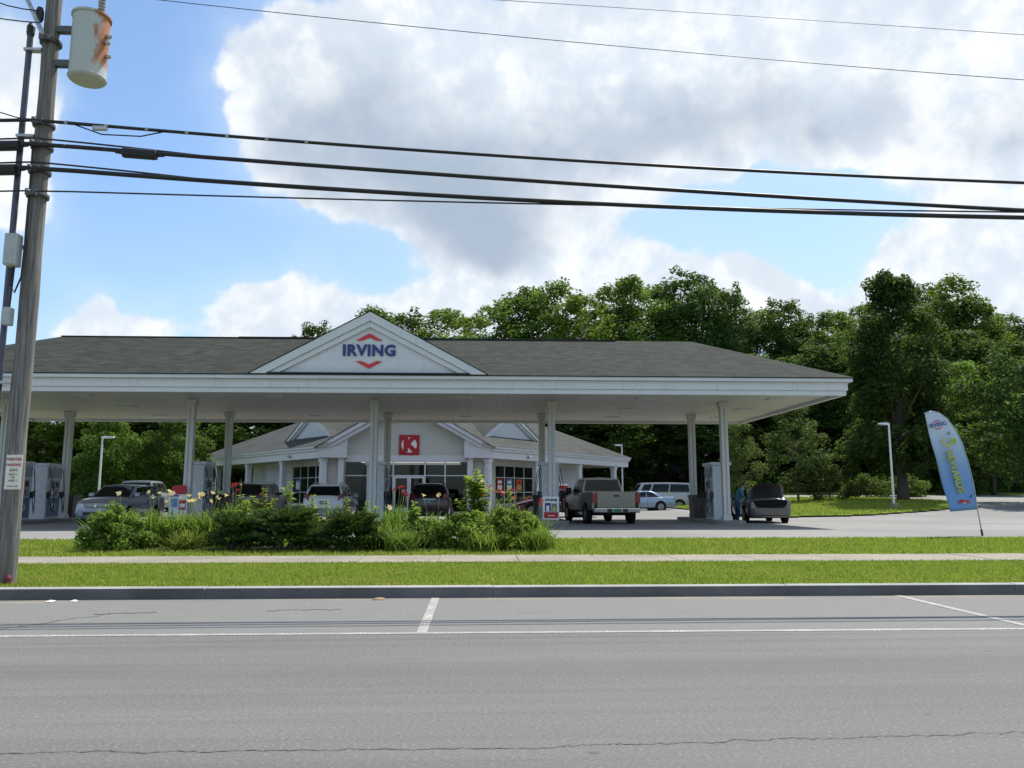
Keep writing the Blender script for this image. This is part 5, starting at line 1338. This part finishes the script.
# two rounded trees on the left lawn
rt = tree_meshes(6.4, 2.15, 11, M['leafA'], base=.05, prof=lambda t: np.sin(np.pi*np.clip(t*.93+.06,0,1))**.5, ncl=120, nl=150, size=.125, cl=.20, trunk_r=.16, shell=.5)
plant_tree('round_tree', -25.2, 56.0, 'rounded tree on the left lawn directly behind the lamp post', 'tree', rt)
plant_tree('round_tree', -21.4, 57.6, 'rounded tree on the left lawn, right of the one behind the lamp post', 'tree', rt, (.98,.98,1.04), 2.1)
br = tree_meshes(7.3, 1.9, 17, M['leafG'], base=.12, ncl=60, nl=75, size=.15, cl=.26, trunk_r=.09)
plant_tree('birch_tree', 21.9, 54.2, 'slim grey-green birch right of the canopy corner', 'tree', br)
plant_tree('birch_tree', 19.5, 58.5, 'smaller birch half hidden behind the silver car', 'tree', br, (.9,.9,.85), 1.3)
# tree at the right edge whose shadow falls on the driveway
plant_tree('edge_tree', 35.2, 50.0, 'dark-leaved tree at the right edge casting shade on the driveway', 'tree', tree_meshes(10.5, 3.9, 23, M['leafD'], base=.14, ncl=120, nl=110, size=.19, cl=.2, trunk_r=.2))
# shrubs
sb = tree_meshes(3.2, 1.75, 29, M['leafG'], base=.03, prof=lambda t: np.sin(np.pi*np.clip(t*.7+.28,0,1))**.6, ncl=60, nl=90, size=.12, cl=.24, trunk_r=.06)
sc_ = tree_meshes(2.2, 1.9, 31, M['leafA'], base=.03, prof=lambda t: np.sin(np.pi*np.clip(t*.7+.28,0,1))**.6, ncl=55, nl=80, size=.14, cl=.26, trunk_r=.05)
P2 = ('stem','foliage')
plant_tree('shrub', 24.1, 54.0, 'grey-green rounded shrub between the birch and the lamp post', 'shrub', sb, (1,1,1), 0, None, None, P2)
plant_tree('shrub', 33.6, 62.5, 'low green shrub just left of the feather flag behind the driveway', 'shrub', sc_, (1.1,1,.8), 1, None, None, P2)
plant_tree('shrub', 41.0, 66.0, 'loose pale shrub right of the feather flag at the edge of the wood', 'shrub', sb, (1.1,1,.95), 2, None, None, P2)
plant_tree('shrub', 30.2, 61.0, 'low shrub at the wood edge right of the big dark trunk', 'shrub', sc_, (.9,.9,.75), 3, None, None, P2)
plant_tree('shrub', 19.0, 56.2, 'dark low shrub directly behind the silver car', 'shrub', sc_, (.8,.8,.7), .6, None, None, P2)
plant_tree('shrub', -27.6, 54.4, 'low green hedge shrub right of the two left fuel pumps', 'shrub', sc_, (1.2,.8,.75), .2, None, None, P2)
plant_tree('shrub', -17.9, 52.5, 'green shrub behind the red-topped poster board', 'shrub', sc_, (.8,.8,.8), 1.9, None, None, P2)
# undergrowth along the wood's foot: nobody could count it
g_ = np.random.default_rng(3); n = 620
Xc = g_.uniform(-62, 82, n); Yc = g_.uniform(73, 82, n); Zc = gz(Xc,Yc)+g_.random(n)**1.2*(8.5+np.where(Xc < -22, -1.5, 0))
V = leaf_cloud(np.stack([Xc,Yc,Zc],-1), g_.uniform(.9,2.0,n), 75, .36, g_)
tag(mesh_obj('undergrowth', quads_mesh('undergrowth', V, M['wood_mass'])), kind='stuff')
n = 260; Xc = g_.uniform(-60, 82, n); Yc = g_.uniform(72.0, 74.5, n); Zc = gz(Xc,Yc)+g_.random(n)*1.3
V = leaf_cloud(np.stack([Xc,Yc,Zc],-1), g_.uniform(.5,1.1,n), 70, .22, g_)
tag(mesh_obj('undergrowth', quads_mesh('undergrowth', V, M['leafA'])), kind='stuff')
# deep dark interior of the wood: closely packed trunks and leaves far in
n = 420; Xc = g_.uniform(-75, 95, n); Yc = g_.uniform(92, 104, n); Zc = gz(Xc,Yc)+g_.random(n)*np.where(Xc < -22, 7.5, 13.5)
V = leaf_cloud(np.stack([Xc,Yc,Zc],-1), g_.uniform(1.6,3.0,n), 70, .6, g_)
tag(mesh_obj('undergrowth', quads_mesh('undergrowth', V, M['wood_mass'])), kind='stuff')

# ------------------------------------------------------------------ planting bed
def blade_mesh(name, n, L, w, mat, seed, spread=1.0, arch=1.0, base=.12):
    """arching strap leaves from one crown"""
    g = np.random.default_rng(seed); V = []
    for i in range(n):
        a = g.uniform(0, 2*np.pi); l = L*g.uniform(.6, 1.15); out = l*g.uniform(.15, .75)*spread; up = math.sqrt(max(.05, l*l-out*out)); ww = w*g.uniform(.7,1.3)
        bx, by = g.normal(size=2)*base; prev = None; ca, sa = math.cos(a), math.sin(a)
        for k in range(6):
            t = k/5; d = out*(t**1.3)*1.1; z = up*(1.0*t-.40*arch*t**3.0); hw_ = ww*(1-.85*t**1.6)*.5
            c = np.array([bx+ca*d, by+sa*d, z]); s = np.array([-sa*hw_, ca*hw_, 0])
            cur = (c-s, c+s)
            if prev is not None: V += [prev[0], prev[1], cur[1], cur[0]]
            prev = cur
    return quads_mesh(name, np.array(V), mat)
def flower_mesh(mat, s, seed):
    """six-petalled trumpet with recurved tips"""
    mb = MB(); g = random.Random(seed)
    for k in range(6):
        a = 2*math.pi*k/6+g.uniform(-.1,.1); ca, sa = math.cos(a), math.sin(a); pa, pb = -sa, ca
        def P(r, z, w): return [(ca*r-pa*w, sa*r-pb*w, z), (ca*r+pa*w, sa*r+pb*w, z)]
        rows = [P(.008*s/.08,0,.006), P(s*.35,s*.55,s*.22), P(s*.8,s*.85,s*.28), P(s*1.15,s*.72,s*.06)]
        for q in range(3): mb.poly([rows[q][0],rows[q][1],rows[q+1][1],rows[q+1][0]], mat)
    o = mb.build('f', recalc=False, smooth='all'); me = o.data; bpy.data.objects.remove(o); me.name = 'flower'; return me
FM = {k: [flower_mesh(M[k], s, i) for i, s in enumerate((.060,.074))] for k in ('petal_y','petal_w','petal_r','petal_o')}
def add_flower(root, x, y, z, kind, stem=True):
    o = mesh_obj('flower', random.choice(FM[kind]), root); o.location = (x,y,z)
    o.rotation_euler = (random.uniform(.3,1.3), 0, random.uniform(0,6.28)); o.scale = (random.uniform(.68,.98),)*3
def stems_part(root, L):
    mb = MB()
    for (x0,y0,x1,y1,z) in L: mb.tube([(x0,y0,0),(lerp(x0,x1,.5)*.9,lerp(y0,y1,.5)*.9,z*.6),(x1,y1,z)], [.008,.007,.005], M['stem'], 4)
    mb.build('stem', root, local=True, smooth='all')
LB = [blade_mesh('foliage', 320, 1.22, .032, M['lily'], 60+i, .85, .9, .20) for i in range(3)]
GB = [blade_mesh('foliage', 260, .82, .020, M['grassy'], 70+i, 1.25, 1.1, .12) for i in range(2)]
ZB = .25
def daylily(x, y, label, flowers, h=1.0, w=1.0, mesh=None, top=(1.0,1.2)):
    r = empty('daylily_clump', (x,y,ZB), random.uniform(0,6), label, 'plant', 'daylily clumps in the planting bed')
    f = mesh_obj('foliage', mesh or random.choice(LB), r); f.scale = (w,w,h)
    L = []
    for k, c in flowers:
        for q in range(c):
            a = random.uniform(0,6.28); d = random.uniform(.1,.42)*w; z = random.uniform(*top)*h; L.append((d*.3*math.cos(a),d*.3*math.sin(a),d*math.cos(a),d*math.sin(a),z))
            add_flower(r, d*math.cos(a), d*math.sin(a), z, k)
    if L: stems_part(r, L)
    return r
Y_, W_, R_, O_ = 'petal_y','petal_w','petal_r','petal_o'
daylily(-8.1,18.9,'green strap-leaved clump second from the left end of the planting bed', [(W_,2)], 1.05, 1.05)
daylily(-7.55,19.4,'daylily clump with cream flowers in front of the crossover windscreen', [(W_,3),(Y_,2)], 1.05, 1.0)
daylily(-7.0,19.2,'daylily clump with one small yellow flower between two cream flowering ones', [(Y_,3),(W_,2)], 1.0, 1.0)
daylily(-6.55,19.5,'daylily clump with the most yellow blooms, below the red-topped board', [(Y_,6),(W_,2)], 1.0, .95)
daylily(-6.1,19.2,'daylily clump with pale yellow blooms in front of the second column', [(Y_,4),(W_,2)], 1.02, .9)
daylily(-5.75,19.6,'daylily clump with dark red blooms right of the second column', [(R_,4),(Y_,1)], 1.25, .8)
daylily(-2.1,18.2,'strap-leaved clump low in front of the third column', [(W_,1)], .75, .9)
daylily(-1.9,19.3,'daylily clump with bright red blooms beside the third column', [(R_,7)], 1.15, .85)
daylily(-.95,18.9,'daylily clump with a single yellow bloom before the maroon car', [(Y_,2)], .95, .85, None, (1.05,1.25))
daylily(.25,19.2,'daylily clump with orange blooms beside the tallest leafy stem', [(O_,5)], 1.2, .9, None, (1.05,1.3))
daylily(.85,19.0,'daylily clump with red-orange blooms at the right of the bed', [(O_,3),(R_,3)], 1.1, .9)
daylily(1.2,18.7,'daylily clump at the right end of the bed with one low red bloom', [(R_,2)], .9, .9)
def orn(x, y, label, s=1.0, i=0):
    r = empty('ornamental_grass', (x,y,ZB), random.uniform(0,6), label, 'plant'); f = mesh_obj('foliage', GB[i], r); f.scale = (s*1.1,s*1.1,s)
orn(-6.35,18.2,'bright arching grass clump in front of the pale yellow daylilies', 1.0, 0)
orn(1.45,18.5,'thin grass tuft at the very right end of the bed', .8, 1)
orn(-1.3,18.3,'pale arching grass tuft low in the middle right of the bed', .75, 1)
# leafy bushes
def bush_mesh(w, d, h, mat, seed, ncl=70, nl=95, size=.055, cl=.15, shell=.15, up=.5):
    g = np.random.default_rng(seed); C = []; Rd = []
    for k in range(ncl):
        a = g.uniform(0,2*np.pi); q = g.random()**.5; t = g.random(); pr = math.sin(math.pi*min(.98,.30+.66*t))**.6
        lob = .8+.3*math.sin(a*3+seed)+.2*g.normal()*.5
        C.append((math.cos(a)*q*w*.5*pr*lob, math.sin(a)*q*d*.5*pr, .06+h*t*.95*(.85+.25*math.sin(a*2+seed*1.7)))); Rd.append(cl*g.uniform(.6,1.4))
    return quads_mesh('foliage', leaf_cloud(np.array(C), np.array(Rd), nl, size, g, shell=shell, up=up), mat)
def bush(name, x, y, w, d, h, mat, seed, label, cat='shrub', **k):
    r = empty(name, (x,y,ZB), 0, label, cat); mesh_obj('foliage', bush_mesh(w,d,h,M[mat],seed,**k), r)
    mb = MB(); g = random.Random(seed)
    for q in range(7): a = g.uniform(0,6.28); mb.tube([(0.1*math.cos(a),.1*math.sin(a),0),(w*.2*math.cos(a),d*.2*math.sin(a),h*.5),(w*.32*math.cos(a),d*.3*math.sin(a),h*.85)], [.018,.012,.006], M['bark'], 5)
    mb.build('stem', r, local=True); return r
bush('leafy_bush', -8.0,18.1,1.1,1.0,.85,'bushdark',3,'dark leafy bush at the left end of the planting bed', ncl=80)
bush('leafy_bush', -7.55,18.3,.9,.8,.58,'bushdark',8,'low leafy bush just right of the bush at the left end of the bed', ncl=50)
bush('variegated_shrub', -.15,18.2,1.4,1.1,.72,'shrub',4,'light green shrub under the tallest leafy stem right of centre in the bed', ncl=110, size=.058)
bush('variegated_shrub', .65,18.15,1.2,1.1,.74,'shrub',9,'light green shrub between the tallest stem and the right end of the bed', ncl=100, size=.058)
bush('variegated_shrub', 1.2,18.3,.9,.8,.66,'shrub',13,'rounded light green shrub at the right end of the bed', ncl=80, size=.056)
bush('variegated_shrub', -1.05,18.5,1.0,.9,.55,'shrub',15,'low light green shrub in front of the maroon car', ncl=60, size=.056)
# junipers: flat layered dark sprays
def juniper_mesh(w, d, h, seed, nspray=75):
    g = np.random.default_rng(seed); V = []
    for i in range(nspray):
        a = g.uniform(0,2*np.pi); lay = g.random(); rad = (.25+.75*g.random()**.5)*(1-.45*lay); z0 = .10+h*lay*.9
        tip = np.array([math.cos(a)*rad*w*.5, math.sin(a)*rad*d*.5, z0+g.uniform(-.02,.10)]); root = np.array([tip[0]*.2, tip[1]*.2, z0*.75])
        n = 150; t = g.random(n)**.6; side = g.normal(size=n)*.10*(.4+t*1.1)
        dirv = tip-root; L = np.linalg.norm(dirv); dirv /= L; sv_ = np.array([-dirv[1], dirv[0], 0]); sv_ /= max(1e-6, np.linalg.norm(sv_))
        P = root+dirv*(t*L)[:,None]+sv_*side[:,None]+np.array([0,0,1])*(g.normal(size=n)*.018-.035*t**2)[:,None]
        f = dirv+sv_*np.sign(side)[:,None]*.8+g.normal(size=(n,3))*.35+np.array([0,0,.25]); f /= np.linalg.norm(f,axis=1,keepdims=True)
        b = np.cross(f, g.normal(size=(n,3))); b /= np.linalg.norm(b,axis=1,keepdims=True); s = g.uniform(.05,.11,n)[:,None]; q = np.empty((n,4,3))
        q[:,0] = P; q[:,1] = P+f*s*.5+b*s*.16; q[:,2] = P+f*s; q[:,3] = P+f*s*.5-b*s*.16; V.append(q.reshape(-1,3))
    return quads_mesh('foliage', np.concatenate(V), M['juniper'])
def juniper(x, y, w, d, h, seed, label, ns=75):
    r = empty('juniper', (x,y,ZB), 0, label, 'shrub'); mesh_obj('foliage', juniper_mesh(w,d,h,seed,ns), r)
    mb = MB(); g = random.Random(seed)
    for q in range(10): a = g.uniform(0,6.28); mb.tube([(0,0,0),(w*.2*math.cos(a),d*.2*math.sin(a),h*.3),(w*.4*math.cos(a),d*.4*math.sin(a),h*.5)], [.025,.016,.006], M['bark'], 5)
    mb.build('stem', r, local=True)
juniper(-5.3,18.0,1.3,1.2,.72,21,'small dark juniper left of the widest juniper in the bed', 60)
juniper(-4.15,17.95,2.5,1.5,.90,22,'widest dark spreading juniper in the middle of the bed', 125)
juniper(-2.75,17.95,1.9,1.4,.76,23,'dark spreading juniper just right of the widest one', 95)
# tall leafy stems
def weed_mesh(h, seed, w=.17, branches=0):
    g = np.random.default_rng(seed); V = []; paths = []
    def shoot(b0, tip, n):
        for i in range(n):
            t = .12+.88*i/n; c = b0+(tip-b0)*t
            for q in range(2):
                a = i*2.4+q*math.pi+g.normal()*.3; l = w*(1.25-.75*t)*g.uniform(.8,1.25); dz = g.uniform(.0,.6)*l
                d = np.array([math.cos(a)*l, math.sin(a)*l, dz]); s = np.cross(d, [0,0,1]); s = s/np.linalg.norm(s)*l*.36
                m_ = c+d*.5+np.array([0,0,l*.12]); V.extend([c, m_+s, c+d-np.array([0,0,l*.15]), m_-s])
        paths.append((b0, tip))
    base = np.zeros(3); top = np.array([g.normal()*.05, g.normal()*.05, h]); shoot(base, top, int(h/.04))
    for k in range(branches):
        t = g.uniform(.25,.7); a = g.uniform(0,6.28); b0 = top*t; shoot(b0, b0+np.array([math.cos(a)*.28, math.sin(a)*.28, h*(1-t)*g.uniform(.55,.9)]), int(h*(1-t)/.06)+3)
    return quads_mesh('foliage', np.array(V), M['weed']), paths
def weed(x, y, h, seed, label, branches=0, fl=(), w=.17):
    me, paths = weed_mesh(h, seed, w, branches)
    r = empty('tall_leafy_plant', (x,y,ZB), 0, label, 'plant', 'tall leafy stems in the planting bed'); mesh_obj('foliage', me, r)
    mb = MB()
    for a, b in paths: mb.tube([a, a*.5+b*.5, b], [.009,.007,.004], M['stem'], 5)
    mb.build('stem', r, local=True)
    for k, z in fl: add_flower(r, random.uniform(-.12,.12), -.12, z, k)
weed(-5.45,19.0,1.22,31,'tall leafy stem before the black car, left of two close stems', 2)
weed(-5.0,19.1,1.38,32,'branching leafy stem in front of the black off-roader', 3)
weed(-4.75,18.8,.95,33,'short leafy stem at the left edge of the widest juniper', 1)
weed(-4.35,19.1,1.52,34,'single tall leafy stem rising above the widest juniper', 1)
weed(-3.75,18.9,1.22,35,'leafy stem in front of the left tail lamp of the white car', 2)
weed(-3.4,18.8,1.08,36,'short leafy stem in front of the white car number plate', 1)
weed(-3.05,19.0,1.16,37,'leafy stem in front of the right tail lamp of the white car', 0)
weed(-2.6,18.9,1.08,38,'leafy stem just left of the third column', 1)
weed(-1.45,18.8,1.06,39,'leafy stem right of the bright red daylilies', 2)
weed(.05,18.8,1.82,40,'tallest leafy plant of the bed reaching up over the shop window sill', 9, ((O_,1.18),(W_,1.5)), .19)
weed(-.2,18.9,1.35,41,'leafy stem at the left foot of the tallest plant', 2, (), .14)
weed(.75,18.9,1.42,42,'thin leafy stem in front of the wine red car', 0)
weed(.5,18.8,1.1,43,'leafy stem between the tallest plant and the thin one', 1)
for x, y, s, l in ((.2,17.6,.55,'low strap-leaved clump directly below the tallest leafy stem'),(1.25,17.75,.6,'low strap-leaved clump at the right front corner of the bed'),(-1.6,17.7,.55,'low strap-leaved clump right of the dark junipers')):
    daylily(x, y, l, [], s, .7)
# earth of the bed
mb = MB(); pts = []
for k in range(40):
    a = 2*math.pi*k/40; rx = 4.9*(1+.03*math.sin(5*a)); pts.append((-3.6+rx*math.copysign(abs(math.cos(a))**.6, math.cos(a)), 18.6+.95*math.copysign(abs(math.sin(a))**.7, math.sin(a)), .262+.004*0))
c = (-3.6,18.6,.30)
for i in range(40): mb.poly([pts[i], pts[(i+1)%40], c], M['floor'])
struct(mb.build('bed_soil', recalc=False))

# ------------------------------------------------------------------ light, sky, camera
SUN = Vector((.38,.44,1.0)).normalized(); EL = math.asin(SUN.z); AZ = math.atan2(SUN.x, SUN.y)
sl = bpy.data.lights.new('sun', 'SUN'); sl.energy = 4.7; sl.angle = R(.55); sl.color = (1.,.955,.88)
so = bpy.data.objects.new('sun', sl); col.objects.link(so); so.rotation_euler = (-SUN).to_track_quat('-Z', 'Y').to_euler()
wd = bpy.data.worlds.new('World'); scene.world = wd; t = NT(wd)
d = t.n('ShaderNodeTexCoord').outputs['Generated']
sky = t.n('ShaderNodeTexSky'); sky.sky_type = 'NISHITA'; sky.sun_disc = False; sky.sun_elevation = EL; sky.sun_rotation = AZ; sky.air_density = 1.0; sky.dust_density = .8; sky.ozone_density = 1.3
s3 = t.n('ShaderNodeSeparateXYZ', {'Vector': d})
n0 = t.n('ShaderNodeTexNoise', {'Vector': d, 'Scale': 7., 'Detail': 3., 'Roughness': .6}).outputs['Color']
wv = t.n('ShaderNodeVectorMath', {0: n0, 1: (.5,.5,.5)}, operation='SUBTRACT').outputs[0]
wv = t.n('ShaderNodeVectorMath', {0: wv, 3: .10}, operation='SCALE').outputs[0]
dv = t.n('ShaderNodeVectorMath', {0: d, 1: wv}, operation='ADD').outputs[0]
s4 = t.n('ShaderNodeSeparateXYZ', {'Vector': dv})
az = t.math('MULTIPLY', t.math('ARCTAN2', s4.outputs[0], s4.outputs[1]), 57.2958)
el = t.math('MULTIPLY', t.math('ARCSINE', s4.outputs[2]), 57.2958)
# cumulus banks: azimuth, elevation, half-widths, weight (degrees)
CL = [(-13,25.5,6.5,6.0,.85),(-4,28,9,7,.9),(1,22.5,9,4.5,.95),(1.2,19,5.5,3.0,.75),(9,30,14,5,.85),(10.5,24.5,9,4.2,.8),(22,29,13,5,.9),(34,25,8,6.5,.9),(-31.5,24,3.2,6.5,.62),(-30,18,3.8,3,.45),
      (-24.6,10.4,3.9,3.6,1.0),(-15.6,10.6,3.9,3.7,1.0),(-9.8,11.4,4.0,3.7,1.0),(-2.8,12.2,6,3.1,.85),(6,14.2,7,4.6,.78),(14.5,14.5,5,3.6,.72),(21,13,3.6,3.0,.62),(30.2,11.4,5.4,5.4,1.0),(36,13,4,4.8,.95),(20,24,8,2.6,.55),
      (-75,28,26,11,.95),(75,30,26,11,.95),(140,32,32,14,.95),(-140,32,32,14,.95),(0,75,60,14,.55)]
AE = t.n('ShaderNodeCombineXYZ', {0: az, 1: el}).outputs[0]
def blob(L):
    """sum of soft elliptical banks"""
    acc = 0.
    for a0,e0,ra,re,w in L:
        v = t.n('ShaderNodeVectorMath', {0: AE, 1: (1/ra,1/re,0), 2: (-a0/ra,-e0/re,0)}, operation='MULTIPLY_ADD').outputs[0]
        q = t.n('ShaderNodeVectorMath', {0: v, 1: v}, operation='DOT_PRODUCT').outputs['Value']
        acc = t.math('MULTIPLY_ADD', t.math('POWER', .36788, q), w, acc)
    return acc
F = blob(CL)
f1 = t.noise(d, 6.5, 7, .52); f2 = t.noise(t.map(d, loc=(3.1,1.7,.4)), 24., 5, .6)
N = t.math('ADD', t.math('MULTIPLY', t.math('SUBTRACT', f1, .5), 1.05), t.math('MULTIPLY', t.math('SUBTRACT', f2, .5), .34))
D = t.math('ADD', F, N)
mask = t.sstep(D, .43, .57)
# under-lit bellies of the big bank: thick parts turn blue grey
BEL = [(-13,24.5,5,4.8,.62),(-6,25.8,5.5,4.5,.50),(-1,21,7.5,4.0,.82),(.3,17.6,4.6,2.4,.60),(11,25.5,10,3.2,.62),(23,24.5,9,2.8,.50),(37,21.0,5,2.6,.50),(-9.5,13.2,2.2,1.8,.16),(31,11.5,5,2.0,.25)]
B = blob(BEL)
f3 = t.noise(t.map(d, loc=(0,0,.04)), 6.5, 4, .52)        # the same billows seen a little higher: difference gives their lit sides
rel = t.math('SUBTRACT', f1, f3)
belly = t.sstep(t.math('ADD', t.math('ADD', B, t.math('MULTIPLY', t.math('SUBTRACT', f1, .5), .6)), t.math('MULTIPLY', rel, .8)), .05, 1.0)
lit = t.mix(t.sstep(t.math('ADD', t.math('MULTIPLY', f2, .6), t.math('MULTIPLY', f1, .4)), .38, .60), (5.6,6.3,7.1), (7.6,7.8,8.0))
lit = t.mix(t.math('MULTIPLY', t.sstep(rel, .0, .12), .7), lit, (5.2,5.9,6.8))
cc = t.mix(belly, lit, (3.3,4.0,4.95))
skc = t.mix(1., sky.outputs[0], (1.22,1.38,1.48), 'MULTIPLY')
hz = t.sstep(el, 26., 2.)
skc = t.mix(t.math('MULTIPLY', hz, .35), skc, (4.6,6.1,8.0))
veil = t.math('MULTIPLY', t.math('ADD', t.math('MULTIPLY', t.sstep(t.math('ADD', F, t.math('MULTIPLY', N, .6)), .05, .6), .40), t.math('MULTIPLY', t.sstep(az, 5., 24.), .12)), 1.)
skc = t.mix(veil, skc, (5.2,6.3,7.5))
fin = t.mix(mask, skc, cc)
bg = t.n('ShaderNodeBackground', {'Color': fin, 'Strength': .10}).outputs[0]
t.n('ShaderNodeOutputWorld', {'Surface': bg})
wd.cycles.sampling_method = 'NONE'

cam = bpy.data.cameras.new('camera'); cam.sensor_width = 36; cam.lens = 28.125; cam.clip_start = .05; cam.clip_end = 3000
co = bpy.data.objects.new('camera', cam); col.objects.link(co); co.location = (0,0,1.4); co.rotation_euler = (R(90+8.04), 0, -R(2.5)); scene.camera = co
scene.view_settings.view_transform = 'Standard'; scene.view_settings.look = 'None'; scene.view_settings.gamma = 1; scene.view_settings.use_curve_mapping = False
scene.view_settings.exposure = .43
scene.render.resolution_x = 1024; scene.render.resolution_y = 768
scene.cycles.use_denoising = True
scene.cycles.max_bounces = 4; scene.cycles.transparent_max_bounces = 8; scene.cycles.diffuse_bounces = 2; scene.cycles.glossy_bounces = 2; scene.cycles.transmission_bounces = 3
scene.cycles.caustics_reflective = False; scene.cycles.caustics_refractive = False
scene.cycles.sample_clamp_indirect = 6
